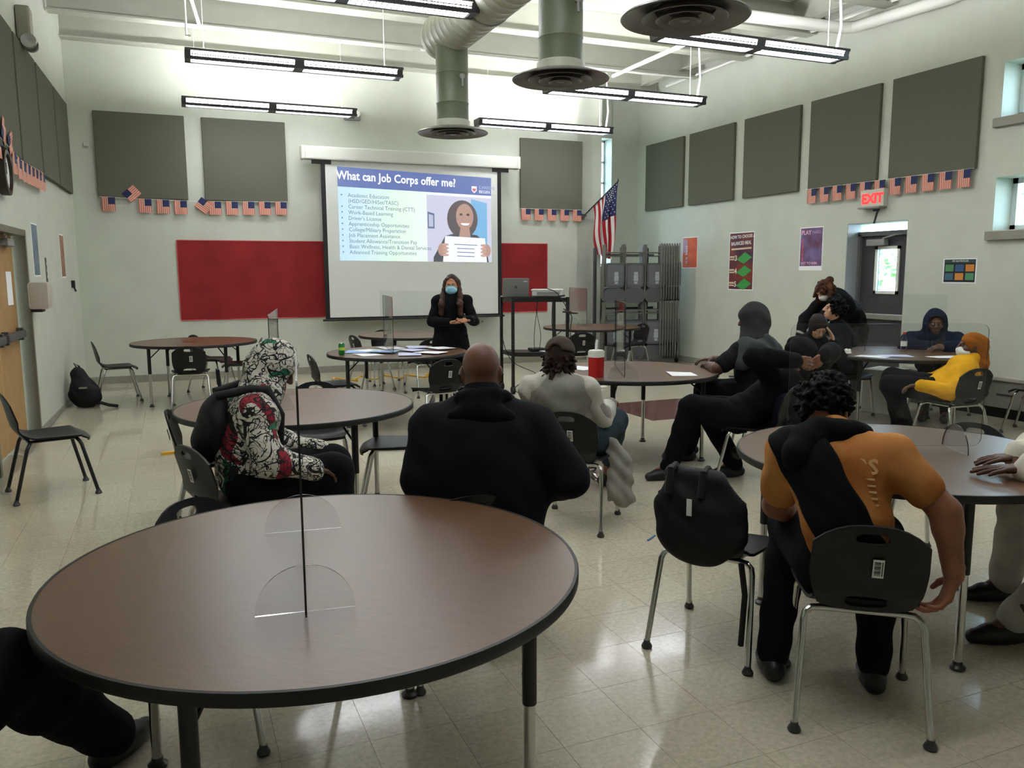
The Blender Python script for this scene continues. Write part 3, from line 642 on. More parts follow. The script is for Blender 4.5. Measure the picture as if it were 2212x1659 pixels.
# ================================================================== RED PAPER BOARD
rb = tag(empty('red_paper_board', (3.225, YB, 1.53)), 'wide red paper covered bulletin board behind the screen', 'board')
MB().grid(lambda i, j: ((i-.5)*6.19, -.012-.006*math.sin(i*23)*math.sin(j*5+i*9)-.004*math.sin(j*31+i*4), (j-.5)*1.21), 60, 12).build('paper_sheet', M_red, rb, True)
eb = MB().box((0, -.008, .607), (6.19, .016, .012)).box((0, -.008, -.607), (6.19, .016, .014)).box((-3.1, -.008, 0), (.012, .016, 1.21)).box((3.1, -.008, 0), (.012, .016, 1.21))
eb.build('pale_border', mat('faded_red_edge', '#c8605e', .7), rb)
# ================================================================== BUNTING
M_fr = mat('flag_red_faded', '#c4645a', .8); M_fw = mat('flag_cream_faded', '#d9b49c', .8); M_fb = mat('flag_navy', '#232a55', .8)
def flag_mesh():
    mb = MB()
    for k in range(13):
        for j in range(4):
            x0, x1 = -.0875+.175*k/13, -.0875+.175*(k+1)/13; z0, z1 = -.2+.05*j, -.15+.05*j
            mi = 2 if (k >= 6 and j >= 2) else (0 if k % 2 == 0 else 1)
            w = lambda x, z: (x, z, .006+.008*math.sin(x*30)*(-z/.2))
            mb.add([w(x0, z0), w(x1, z0), w(x1, z1), w(x0, z1)], [(0, 1, 2, 3)], mi)
    return mb
fm0 = None
def bunting(pts, n, lab, odd={}):
    global fm0
    a, b = Vector(pts[0][0]), Vector(pts[-1][0]); t = tag(empty('flag_bunting', a), lab, 'bunting')
    u = pts[0][1]; P = [Vector(p[0])-a for p in pts]
    MB().tube(P, .004, 6).build('string', M_white, t)
    tot = sum((P[i+1]-P[i]).length for i in range(len(P)-1))
    for k in range(n):
        q = tot*(k+.5)/n; i = 0
        while i < len(P)-2 and q > (P[i+1]-P[i]).length: q -= (P[i+1]-P[i]).length; i += 1
        p = P[i].lerp(P[i+1], min(1, q/(P[i+1]-P[i]).length)); M = frame(p, u)
        if k in odd: M = M @ Matrix.Rotation(odd[k], 4, 'Z')
        if fm0 is None: fm0 = flag_mesh().build('flag', [M_fr, M_fw, M_fb], t); o = fm0
        else: o = fm0.copy(); COL.objects.link(o); o.parent = t
        o.matrix_local = M
yb = YB-.055; X1 = (1, 0, 0)
bunting([((-.88, yb, 2.745), X1), ((.4, yb, 2.715), X1), ((1.8, yb, 2.745), X1)], 11, 'string of little flags under the two left back wall panels', {1: 2.3, 5: .9})
bunting([((5.76, yb, 2.745), X1), ((7.03, yb, 2.745), X1)], 5, 'string of five little flags under the back wall panel right of the screen')
Yr = (0, -1, 0)
bunting([((XR-.055, 9.34, 2.785), Yr), ((XR-.055, 6.68, 2.775), Yr)], 11, 'string of little flags along the right wall above the exit sign')
lu = -LU
bunting([(LW(2.82, 2.75, .055), lu), (LW(4.2, 2.73, .055), lu), (LW(5.3, 2.83, .055), lu)], 11, 'string of little flags on the left wall by the clock', {9: 2.6, 8: 2.0})
# ================================================================== WALL ITEMS
ck = tag(empty('wall_clock', LW(4.9, 2.53, 0)), 'round wall clock with dark brown rim on the left wall', 'clock'); RX = Matrix.Rotation(PI/2, 3, 'Y')
MB().lathe([(.16, 0), (.195, 0), (.2, .03), (.2, .07), (.165, .075), (.16, .05)], n=40, R=RX).build('rim', mat('brown_rim', '#2a1a10', .4), ck, True)
MB().lathe([(0, .048), (.165, .048), (.165, .0), (0, 0)], n=36, R=RX).build('dial', M_white, ck)
MB().box((.052, .02, .04), (.004, .012, .1)).box((.052, -.04, 0), (.004, .09, .01)).build('clock_hand', M_black, ck)
em = tag(empty('emergency_light', LW(3.42, 4.08, 0)), 'grey emergency light with round lamp heads high on the left wall', 'light')
MB().box((.07, 0, .1), (.13, .22, .34), bev=.02).build('battery_box', mat('putty_plastic', '#8d8a7c', .5), em)
for sy in (-.07, .1): MB().lathe([(0, -.06), (.05, -.055), (.075, 0), (.07, .03), (0, .02)], (.12, sy-.12, -.1), 20, R=Matrix.Rotation(PI/2, 3, 'X')).build('lamp_head', M_stl, em, True)
e2 = tag(empty('emergency_light', (2.85, YB, 4.09)), 'small twin head emergency light on the back wall by the left lights', 'light')
MB().box((0, -.04, .03), (.26, .08, .12), bev=.015).build('battery_box', M_grey, e2)
for sx in (-.1, .07): MB().lathe([(0, -.03), (.035, -.02), (.045, .02), (0, .02)], (sx, -.1, .06), 16, R=Matrix.Rotation(PI/2, 3, 'X')).build('lamp_head', M_white, e2, True)
def wposter(M, w, h, lab, base, nm='wall_poster'):
    t = tag(empty(nm), lab, 'poster'); t.matrix_world = M
    MB().box((0, 0, .0015), (w, h, .002)).build('paper_sheet', M_paper, t); MB().box((0, .0, .003), (w-.03, h-.03, .001)).build('print', base, t); return t
def T(x, y, z=.004, a=0): return Matrix.Translation((x, y, z)) @ Matrix.Rotation(a, 4, 'Z')
po = wposter(frame(LW(3.43, 1.89, .0), -LU), .36, .56, 'tall blue green poster curling off the left wall', mat('teal_print', '#4f6a70', .5, hx2='#6f7c92', vscale=5), 'curled_poster')
po = wposter(frame(LW(1.5, 1.865, 0), -LU), .36, .55, 'brown poster on the left wall near the corner', mat('brown_print', '#8a6450', .6, hx2='#a4765a', vscale=6))
sg = tag(empty('letter_sign'), 'strip of white lettering by the left door', 'sign'); sg.matrix_world = frame(LW(2.87, 1.6, .004), -LU)
MB().box((0, 0, 0), (.05, .44, .004)).build('strip', mat('sign_grey', '#5a5a5a', .5), sg)
for k in range(6): MB().box((.045, .19-.075*k, 0), (.04, .05, .004), bev=.001).build('letter_tile', M_black if k % 2 else M_dgrey, sg)
ds = tag(empty('paper_dispenser', LW(3.95, 1.42, 0)), 'beige hand towel dispenser on the left wall beside the door', 'dispenser')
MB().box((.09, 0, 0), (.18, .3, .27), bev=.03).build('dispenser_cover', mat('beige_plastic', '#b6ada0', .5), ds, True); MB().box((.06, 0, -.15), (.1, .22, .03)).build('outlet_slot', M_black, ds)
tag(MB().box(LW(.85, 1.5, .02), (.05, .05, .1), bev=.01).tube([LW(.86, 1.46, .03), LW(.87, 1.4, .05)], .012).build('wall_hook', M_black), 'small black fitting low on the left wall near the corner', 'hook')
tag(MB().box((-1.0, YB-.02, 2.48+1.0), (.07, .04, .05), bev=.01).tube([(-1.0, YB-.04, 3.46), (-.96, YB-.07, 3.44)], .012).build('motion_sensor', M_wall), 'small wall sensor near the left back corner', 'sensor')
# posters on the right wall
def RM(y, z): return frame((XR, y, z), (0, -1, 0))
po = wposter(RM(12.22, 1.96), .46, .55, 'orange poster beside the stacked folding chairs', mat('orange_print', '#c2481f', .6, hx2='#d9632c', vscale=7))
MB().box((-.14, .12, .004), (.13, .24, .001)).build('print_block', mat('lilac_print', '#a98aa8', .6), po)
text('the best', .1, M_white, po, T(-.07, -.2, .0045, PI/2), 'printed_line')
m_sw = mat('navy_orange_print', '#2b2040', .6, hx2='#8a3a1e', vscale=2.2)
po = wposter(RM(10.8, 1.79), .62, .93, 'tall dark poster with three green diamonds numbered 3, 4 and 5', m_sw)
text('HOW TO CHOOSE A', .072, M_white, po, T(-.28, .36, .004, .03), 'printed_line', bold=.0015, xs=.88); text('BALANCED MEAL', .08, M_white, po, T(-.26, .255, .004, .03), 'printed_line', bold=.0015, xs=.8)
MB().box((0, .2, .004), (.5, .028, .001), R=Matrix.Rotation(.03, 3, 'Z')).build('print_block', mat('cream_print', '#d9c8a8', .6), po)
M_gr = mat('green_print', '#3d9a48', .6)
for k, d in enumerate('345'):
    y = .06-.21*k; mb = MB(); mb.add([(-.11, y-.035, .0042), (.07, y-.1, .0042), (.27, y+.0, .0042), (.09, y+.085, .0042)], [(0, 1, 2, 3)]); mb.build('green_diamond', M_gr, po)
    text(d, .12, M_white, po, T(-.16, y-.05, .0045), 'printed_number', bold=.002)
    MB().box((-.225, y+.01, .004), (.12, .03, .001)).box((-.225, y-.03, .004), (.12, .02, .001)).build('print_block', mat('cream_print', '#d9c8a8', .6), po)
po = wposter(RM(9.245, 1.97), .46, .57, 'purple sports poster with PLAY at the top, by the exit door', mat('purple_print', '#5c2a44', .6, hx2='#7b6a9c', vscale=4))
text('PLAY', .085, mat('pink_print', '#e9b6d0', .6), po, T(-.2, .18), 'printed_line', bold=.003); text('HARD', .06, mat('lilac_print', '#a98aa8', .6), po, T(.02, .19), 'printed_line', bold=.002)
text('endurance', .075, mat('rose_print', '#d0606a', .6), po, T(-.15, -.2, .004, PI/2), 'printed_line', bold=.001); text('EAT TO WIN', .055, mat('pink_print', '#e9b6d0', .6), po, T(-.19, -.25), 'printed_line', bold=.001)
MB().box((0, -.31, .0015), (.46, .05, .002)).build('paper_strip', M_paper, po)
po = wposter(RM(6.82, 1.62), .44, .29, 'small black poster with six coloured squares, right of the exit door', mat('black_print', '#16181a', .6))
MB().box((0, .115, .004), (.41, .04, .001)).build('print_block', mat('teal_dark', '#2c4546', .6), po)
text('MY NUTRITION', .03, M_white, po, T(-.1, .105, .0046), 'printed_line')
for k, c in enumerate(('#4f8a58', '#2f5480', '#cf7f35', '#3a6478', '#cc8438', '#4f8f66')): MB().box((-.135+.135*(k % 3), .035-.1*(k//3), .004), (.11, .08, .001)).build('colour_square', mat('sq'+str(k), c, .6, hx2=c, var=.1), po)
ex = tag(empty('exit_sign', (XR, 8.11, 2.56)), 'lit red EXIT sign above the grey door', 'sign')
MB().box((-.04, 0, 0), (.08, .38, .22), bev=.01).build('sign_body', M_wall, ex); MB().box((-.06, 0, -.12), (.14, .36, .02)).build('drip_ledge', M_grey, ex)
text('EXIT', .17, mat('exit_red', '#ff2a2a', emit=.9), ex, frame((-.083, .165, -.06), (0, -1, 0)), 'exit_letters', bold=.008)
tag(MB().box((-.0, 0, .075), (.004, .11, .026)).box((0, 0, -.015), (.004, .03, .17), R=Matrix.Rotation(.3, 3, 'X')).build('door_number', M_black, M=Matrix.Translation((XR-.003, 8.1, 2.335))), 'black number 7 painted above the exit door', 'number')
# wall heater along the right wall
ht = tag(empty('wall_heater', (XR, 5.3, 0)), 'long low grey heater along the right wall', 'heater')
M_ht = mat('heater_grey', '#8d8b82', .5, var=.04)
MB().box((-.09, 0, .27), (.18, 4.1, .3), bev=.01).build('heater_cover', M_ht, ht); MB().box((-.1, 0, .44), (.2, 4.14, .04), bev=.008).build('heater_top', mat('heater_top', '#b5b2a6', .45), ht)
MB().box((-.06, 0, .06), (.1, 4.0, .12)).build('gap_shade', M_black, ht)  # black block painted in for the shadow under the heater
for k in range(14): MB().box((-.182, -1.9+k*.29, .27), (.004, .2, .02)).build('vent_slot', M_dgrey, ht)
bx = tag(MB().box((0, 0, .24), (.42, .34, .48), bev=.01).box((0, 0, .485), (.44, .36, .03), bev=.006).build('white_bin', M_white, M=Matrix.Translation((7.62, 6.95, 0)) @ Matrix.Rotation(.3, 4, 'Z')), 'white lidded bin under the blue hood table', 'bin')
# ================================================================== AV CART
AC = Vector((4.2, 10.0, 0)); AL = Vector((.67, -.28, 0)).normalized(); AW = Vector((.02, .46, 0)).normalized()
av = tag(empty('av_cart', AC), 'tall black two shelf rolling cart with laptop and projector', 'cart'); L_, W_ = .73, .46
for a, b in ((0, 0), (1, 0), (0, 1), (1, 1)):
    p = AL*L_*a+AW*W_*b; lg = MB().box(p+Vector((0, 0, .7)), (.035, .035, 1.2)).build('post', M_black, av)
    hm = MB()
    for k in range(7): hm.tube([p+Vector((-.0, -.0182, .62+k*.05)), p+Vector((0, -.016, .62+k*.05))], .004, 6)
    hm.build('post_holes', M_grey, lg)
    MB().lathe([(0, -.02), (.05, -.02), (.05, .02), (0, .02)], p+Vector((0, 0, .05)), 16, R=RX).box(p+Vector((0, 0, .095)), (.04, .03, .03)).build('caster', M_black, av)
def shelf(z, nm):
    mb = MB(); c = AL*L_/2+AW*W_/2+Vector((0, 0, z)); q = [AW*0, AL*L_, AL*L_+AW*W_, AW*W_]
    vs = [p+Vector((0, 0, z-.035)) for p in q]+[p+Vector((0, 0, z+.02)) for p in q]; mb.add(vs, [(3,2,1,0),(4,5,6,7),(0,1,5,4),(1,2,6,5),(2,3,7,6),(3,0,4,7)]); return mb.build(nm, M_black, av)
shelf(1.27, 'top_shelf'); shelf(.54, 'lower_shelf')
def onav(a, b, z): return AC+AL*a*L_+AW*b*W_+Vector((0, 0, z))
ra = math.atan2(AL.y, AL.x)
lp = tag(empty('laptop', onav(.16, .5, 1.292), ra+.12), 'open silver laptop on the black cart, lid towards us', 'laptop')
M_al = mat('laptop_silver', '#8f918f', .38, metal=.6)
MB().box((0, .12, .01), (.36, .25, .018), bev=.004).build('base', M_al, lp); RL = Matrix.Rotation(.22, 3, 'X')
ld = MB().box((0, -.035, .135), (.36, .008, .25), R=Matrix.Rotation(.12, 3, 'X'), bev=.003).build('lid', M_al, lp)
MB().lathe([(0, 0), (.02, 0), (.02, .002), (0, .002)], (0, -.043, .14), 16, R=Matrix.Rotation(PI/2, 3, 'X')).build('round_logo', M_dgrey, ld); MB().box((.13, -.048, .22), (.05, .002, .02)).build('sticker', M_paper, ld)
pj = tag(empty('projector', onav(.74, .45, 1.292), ra-.1), 'white projector on the black cart', 'projector')
MB().box((0, 0, .055), (.4, .28, .075), bev=.012).box((0, 0, .1), (.42, .3, .02), bev=.008).build('projector_case', mat('projector_white', '#d8d8d6', .45), pj)
MB().box((.02, -.142, .055), (.3, .004, .04)).build('rear_ports', M_grey, pj); MB().lathe([(0, 0), (.035, 0), (.035, .02), (0, .02)], (.1, .14, .055), 18, R=Matrix.Rotation(-PI/2, 3, 'X')).build('lens_barrel', M_black, pj)
for sx in (-.15, .15): MB().lathe([(0, 0), (.012, 0), (.012, .02), (0, .02)], (sx, -.1, 0), 10).build('foot', M_black, pj)
def cable(pts, r, lab, m=M_black, nm='cable', cat='cable', grp=None):
    P = [Vector(p) for p in pts]; out = []
    for i in range(len(P)-1):
        p0, p1, p2, p3 = P[max(i-1, 0)], P[i], P[i+1], P[min(i+2, len(P)-1)]
        for k in range(6):
            t = k/6; out.append(.5*((2*p1)+(p2-p0)*t+(2*p0-5*p1+4*p2-p3)*t*t+(3*p1-p0-3*p2+p3)*t**3))
    out.append(P[-1]); return tag(MB().tube(out, r, 7).build(nm, m, smooth=True), lab, cat, grp)
g = 'cables hanging off the black cart'
cable([onav(.02, -.04, 1.3), onav(-.18, .0, 1.2), onav(-.2, .0, .8), onav(-.03, -.05, .45), onav(.4, -.1, .28), onav(.2, -.12, .2), onav(.0, -.1, .06), onav(.3, -.25, .02), onav(.9, -.2, .3), onav(1.0, -.1, .5)], .005, 'black cable bowing out left of the cart and looping to the floor', grp=g)
cable([onav(.45, -.03, 1.3), onav(.42, -.05, 1.1), onav(.38, -.05, .8), onav(.42, .1, .57)], .004, 'black cable hanging between the cart shelves, left one', grp=g)
cable([onav(.47, -.03, 1.29), onav(.43, -.05, 1.1), onav(.5, -.05, .8), onav(.5, .1, .57)], .004, 'black cable hanging between the cart shelves, middle one', grp=g)
cable([onav(.72, -.03, 1.3), onav(.7, -.05, 1.0), onav(.71, -.05, .75), onav(.62, .1, .57)], .004, 'black cable hanging between the cart shelves, right one', grp=g)
cable([onav(.6, .1, 1.42), onav(.8, -.05, 1.35), onav(1.0, -.1, 1.1), onav(.9, -.1, 1.15), onav(1.05, -.1, 1.05), onav(1.02, -.15, .9), onav(1.0, -.1, .5), onav(.7, .0, .08), onav(.5, -.2, .02)], .006, 'black cable draped over the projector and down the right posts', grp=g)
cable([onav(.2, -.06, 1.305), onav(.5, -.06, 1.31), onav(.8, -.04, 1.31), onav(.97, .1, 1.32)], .012, 'thick black cord lying along the cart top', grp=g)
tag(MB().box(onav(.55, .5, .585), (.2, .15, .04), bev=.01).build('black_adapter', M_black), 'black adapter box on the lower cart shelf', 'adapter')
sheet(onav(.75, .5, 0).x, onav(.75, .5, 0).y, 15, 'white papers on the lower cart shelf', .28, .34, z=.566)
# ================================================================== FOLDED CHAIRS ON THE RACK
M_fc = mat('folding_chair_grey', '#55575a', .45); M_ft = mat('folding_tube_grey', '#77756e', .38, metal=.3)
def make_folding():
    t = empty('folding_chair')          # hangs upside down: legs at the top, back at the bottom; faces -Y, thickness along Y
    fr = MB()
    for sx in (-1, 1):
        fr.tube([(sx*.17, .0, 1.0), (sx*.18, 0, .7), (sx*.2, .0, .62), (sx*.2, 0, .1), (sx*.16, 0, .03)], .011, 6)
        fr.tube([(sx*.15, .022, .96), (sx*.165, .02, .3)], .01, 6)
    fr.build('frame', M_ft, t, True)
    MB().tube([(-.17, 0, .86), (.17, 0, .86)], .009, 6).tube([(-.15, .02, .8), (.15, .02, .8)], .009, 6).build('cross_bar', M_ft, t)
    so = MB().prism([(x, z+.47) for x, z in rrect(.33, .42, .05, 4)], .02, fn=lambda x, y, z: (x, -.012-z, y)).build('seat', M_fc, t)
    MB().prism([(x, z+.47) for x, z in rrect(.27, .35, .03, 3)], .004, fn=lambda x, y, z: (x, -.034-z, y)).build('seat_pan', mat('folding_pan', '#66686c', .4), so)
    MB().prism([(x, z+.12) for x, z in rrect(.38, .25, .1, 5)], .02, fn=lambda x, y, z: (x, .0-z, y)).build('backrest', M_fc, t)
    lb = MB().box((.02, -.04, .5), (.07, .002, .05)).box((.02, -.04, .42), (.08, .002, .1)).box((.02, -.04, .34), (.06, .002, .04)).build('label', mat('label_grey', '#a9adb2', .6), t); return t
rk = tag(empty('chair_rack', (7.75, 12.7, 0)), 'grey rolling rack that holds the folded chairs', 'rack')
M_rk = mat('rack_grey', '#4c4d4c', .5)
MB().box((0, .45, .13), (1.3, .07, .07)).box((.55, .12, .13), (.07, .7, .07)).box((-.6, .12, .13), (.07, .7, .07)).box((.2, -.42, .13), (.86, .05, .08)).build('rack_base', M_rk, rk)
MB().box((.26, .1, 1.08), (.07, .05, 1.95)).build('post', M_rk, rk); MB().box((-.62, .42, 1.08), (.05, .05, 1.95)).build('post', M_rk, rk)
MB().box((-.15, .0, 1.92), (1.0, .04, .04)).build('top_rail', M_rk, rk); MB().box((-.15, 0, .98), (1.0, .04, .04)).build('middle_rail', M_rk, rk)
for x, y in ((-.3, -.4), (.62, -.4), (-.6, .4), (.62, .4)): MB().lathe([(0, -.015), (.045, -.015), (.045, .015), (0, .015)], (x, y, .045), 14, R=RX).build('caster', M_black, rk)
fc0 = make_folding(); nf = 0
for tier, z, tl in ((0, 1.1, 'upper'), (1, .1, 'lower')):
    for ci, (x, cl) in enumerate(((7.1, 'left'), (7.46, 'middle'), (7.86, 'right'))):
        if tier == 1 and ci == 0: pass
        for k in range(5):
            f = fc0 if nf == 0 else dup(fc0); nf += 1
            lab = f'front folding chair of the {tl} {cl} stack, seat label showing' if k == 0 else f'{("", "second", "third", "fourth", "rearmost")[k]} folded chair from the front in the {tl} {cl} stack'
            place(f, (x+.03*k, 12.35-.05*ci+.075*k, z-.015*k*0), math.radians(-14), lab, f'folded chairs in the {tl} {cl} stack'); f['category'] = 'folding chair'
    for k in range(8):
        f = dup(fc0); place(f, (8.02+.045*k, 12.34-.012*k, z+.02), math.radians(62), f'{("first", "second", "third", "fourth", "fifth", "sixth", "seventh", "eighth")[k]} edge on folded chair from the left, {tl} right end of the rack', f'edge on folded chairs, {tl} tier'); f['category'] = 'folding chair'
# folded tables leaning in the window alcove
for k, lab in ((0, 'folded grey table leaning by the corner window, front one'), (1, 'folded grey table leaning by the corner window, rear one')):
    t = tag(empty('folded_table', (7.75-.05*k, 13.62+.16*k, 0)), lab, 'folding table', 'folded tables by the window')
    R_ = Matrix.Rotation(-.2+.02*k, 3, 'Y'); R3 = R_
    MB().box(R3 @ Vector((0, 0, .92)), (.045, .12, 1.82), R=R3).build('top_slab', mat('table_grey', '#6d7472', .5), t)
    MB().box(R3 @ Vector((-.05, 0, .9)), (.04, .1, 1.3), R=R3).tube([R3 @ Vector((-.04, -.03, .2)), R3 @ Vector((-.07, -.03, 1.3))], .014).tube([R3 @ Vector((.045, -.02, .3)), R3 @ Vector((.045, -.02, 1.5))], .012).build('folded_legs', M_dgrey, t)
# ================================================================== BIG FLAG
fg = tag(empty('hanging_flag', (7.04, YB-.02, 2.63)), 'large stars and stripes flag on a slanted pole by the corner window', 'flag')
A = Vector((0, 0, 0)); B = Vector((.43, -.52, .6)); MB().tube([A, B], .012, 8).lathe([(0, -.02), (.016, 0), (.01, .03), (0, .05)], B, 10).build('pole', mat('flag_pole', '#2b2b2c', .4), fg)
MB().box((0, .0, 0), (.05, .04, .1)).tube([(0, 0, -.03), (.04, -.05, .04)], .02).build('bracket', M_dgrey, fg)
def fpt(a, b):
    p = A.lerp(B, .3+.7*a); s_ = .55+.45*(1-b)**1.3
    x = .24+(p.x-.24)*s_; L = .86+.42*a*1.25
    q = Vector((x+.02*math.sin(b*7+a*3)+.05*b, p.y*(1-.25*b)+.055*math.sin(a*17+b*2)*min(1, b*3), p.z-L*b)); return q
mb = MB(); NA, NB = 52, 26
vs = [fpt(i/NA, j/NB) for j in range(NB+1) for i in range(NA+1)]; fs = []; mi = []
for j in range(NB):
    for i in range(NA):
        w_ = NA+1; fs.append((j*w_+i, j*w_+i+1, (j+1)*w_+i+1, (j+1)*w_+i)); mi.append(2 if (i >= 24 and j < 11) else (0 if (i//4) % 2 == 0 else 1))
mb.v = vs; mb.f = fs; mb.m = mi
M_Fr = mat('flag_red', '#a3151f', .7); M_Fw = mat('flag_white', '#dcd8d4', .7); M_Fb = mat('flag_blue', '#1b2350', .7)
ft = mb.build('flag_cloth', [M_Fr, M_Fw, M_Fb], fg, True)
st = MB()
for r in range(9):
    for c in range(6 if r % 2 == 0 else 5):
        a = .49+.49*((c+.5+(0 if r % 2 == 0 else .5))/6); b = .41*(r+.6)/9.3
        p = fpt(a, b); n = (fpt(a+.01, b)-p).cross(fpt(a, b+.01)-p).normalized()
        if n.y > 0: n = -n
        u = (fpt(a, b+.01)-p).normalized(); v = n.cross(u); pts = []
        for k in range(10): rr2 = .016 if k % 2 == 0 else .0065; pts.append(p+n*.004+u*rr2*math.cos(k*PI/5)+v*rr2*math.sin(k*PI/5))
        st.add([p+n*.004]+pts, [(0, 1+k, 1+(k+1) % 10) for k in range(10)])
st.build('stars', M_Fw, ft)
# ================================================================== BAGS AND FLOOR BITS
M_bag = mat('black_nylon', '#0d0d10', .7, spec=.35, bump=.25, bscale=25)
M_strap = mat('black_webbing', '#0a0a0b', .8)
yc = mat('yellow_cord', '#d8a51c', .5)
rr = random.Random(11); pts = [(2.2+1.6*i/30+.05*rr.uniform(-1, 1), 12.3+.25*math.sin(i*.9)+.12*rr.uniform(-1, 1), .012+.02*rr.random()) for i in range(31)]
cable(pts, .012, 'tangled yellow extension cord on the floor under the rear table', yc, 'extension_cord', 'cord')
tag(MB().box((-.06, 7.9, .012), (.2, .05, .02), R=Matrix.Rotation(.1, 3, 'Z')).build('yellow_pencil_case', yc), 'small yellow object on the floor left of the patterned hood', 'item')
tag(MB().tube([(2.6, 4.08, .006), (2.69, 4.14, .006)], .005).build('blue_pen', mat('pen_blue', '#2d6a9c', .4)), 'blue pen on the floor between the tables', 'pen')
ms = MB().grid(lambda i, j: (4.15+.15*i+.02*math.sin(j*5), 5.3+.1*j, .012+.03*math.sin(i*PI)*math.sin(j*PI)), 8, 8).build('dropped_mask', mat('mask_blue', '#8cc3d8', .8), solid=.002)
tag(ms, 'pale blue paper mask dropped on the floor under the lounging person', 'mask')
pb = MB(); rr = random.Random(2)
pb.grid(lambda i, j: (3.0+.16*math.cos(i*2*PI)*math.sin(.25+j*2.6)*(1+.2*math.sin(i*19+j*7)), 5.35+.13*math.sin(i*2*PI)*math.sin(.25+j*2.6)*(1+.2*math.cos(i*23)), .01+.24*j*(1+.1*math.sin(i*31))), 24, 10)
tag(pb.build('plastic_bag', acrylic('thin_plastic', (.9, .86, .86, 1), 2.0), smooth=True), 'clear crumpled plastic bag on the floor by the black and white trainers', 'bag')
# ================================================================== PEOPLE: smooth solid fields turned into meshes
V3 = lambda *a: np.array(a, float)
def nrm(v): v = np.asarray(v, float); return v/(np.linalg.norm(v)+1e-9)
class Fld:
    def __init__(s): s.p = []
    def cap(s, a, b, ra, rb=None, k=.025): s.p.append(('c', np.array(a, float), np.array(b, float), ra, ra if rb is None else rb, k)); return s
    def ell(s, c, r, R=None, k=.03): s.p.append(('e', np.array(c, float), np.array(r, float), np.eye(3) if R is None else np.asarray(R), k)); return s
    def sub(s, c, r, R=None, k=.01): s.p.append(('s', np.array(c, float), np.array(r, float), np.eye(3) if R is None else np.asarray(R), k)); return s
    def clip(s, n, p): s.p.append(('p', nrm(n), np.array(p, float))); return s      # keeps the side n points to
    def bounds(s):
        lo = V3(9e9, 9e9, 9e9); hi = -lo
        for q in s.p:
            if q[0] == 'c':
                m = max(q[3], q[4]); lo = np.minimum(lo, np.minimum(q[1], q[2])-m); hi = np.maximum(hi, np.maximum(q[1], q[2])+m)
            elif q[0] == 'e': m = np.sqrt(((q[3]*q[2][None, :])**2).sum(1)); lo = np.minimum(lo, q[1]-m); hi = np.maximum(hi, q[1]+m)
        return lo, hi
    def mesh(s, h, amp=0, freq=22, seed=0):
        lo, hi = s.bounds(); lo = lo-3*h; hi = hi+3*h; n = np.ceil((hi-lo)/h).astype(int)+1
        F = np.full(n, .3, np.float32); ax = [lo[i]+h*np.arange(n[i]) for i in range(3)]
        for q in s.p:
            if q[0] == 'p':
                d = (ax[0][:, None, None]-q[2][0])*q[1][0]+(ax[1][None, :, None]-q[2][1])*q[1][1]+(ax[2][None, None, :]-q[2][2])*q[1][2]
                F = np.maximum(F, -d.astype(np.float32)); continue
            if q[0] == 'c': m = max(q[3], q[4]); l0 = np.minimum(q[1], q[2])-m; h0 = np.maximum(q[1], q[2])+m; k = q[5]
            else: m = np.sqrt(((q[3]*q[2][None, :])**2).sum(1)); l0 = q[1]-m; h0 = q[1]+m; k = q[4]
            pad = 2*k+3*h; i0 = np.clip(np.floor((l0-pad-lo)/h).astype(int), 0, n); i1 = np.clip(np.ceil((h0+pad-lo)/h).astype(int)+1, 0, n)
            if (i1 <= i0).any(): continue
            sl_ = tuple(slice(i0[i], i1[i]) for i in range(3))
            X = ax[0][sl_[0]][:, None, None].astype(np.float32); Y = ax[1][sl_[1]][None, :, None].astype(np.float32); Z = ax[2][sl_[2]][None, None, :].astype(np.float32)
            if q[0] == 'c':
                a, b = q[1], q[2]; ab = b-a; L2 = max(ab@ab, 1e-9)
                t = np.clip(((X-a[0])*ab[0]+(Y-a[1])*ab[1]+(Z-a[2])*ab[2])/L2, 0, 1)
                d = np.sqrt((X-a[0]-t*ab[0])**2+(Y-a[1]-t*ab[1])**2+(Z-a[2]-t*ab[2])**2)-(q[3]+(q[4]-q[3])*t)
            else:
                R = q[3]; c = q[1]; dx, dy, dz = X-c[0], Y-c[1], Z-c[2]; k0 = 0; k1 = 0
                for j in range(3):
                    u = dx*R[0, j]+dy*R[1, j]+dz*R[2, j]; k0 = k0+(u/q[2][j])**2; k1 = k1+(u/q[2][j]**2)**2
                k0 = np.sqrt(k0); k1 = np.sqrt(k1)+1e-6; d = k0*(k0-1)/k1
            f = F[sl_]
            if q[0] == 's': d = -d; hh = np.maximum(k-np.abs(f-d), 0)/k; F[sl_] = np.maximum(f, d)+hh*hh*k*.25
            else: hh = np.maximum(k-np.abs(f-d), 0)/k; F[sl_] = np.minimum(f, d)-hh*hh*k*.25
        if amp:
            X, Y, Z = ax[0][:, None, None], ax[1][None, :, None], ax[2][None, None, :]; o = seed*1.7
            F = F+(amp*(np.sin(freq*(X+.5*Z)+o+2*np.sin(9*Y+o))*np.sin(freq*.8*(Z-.3*Y)+1.3*o)+.6*np.sin(freq*1.9*(Z+.6*X)+3*np.sin(11*X-5*Y)))).astype(np.float32)
        return surfnet(F, lo, h)
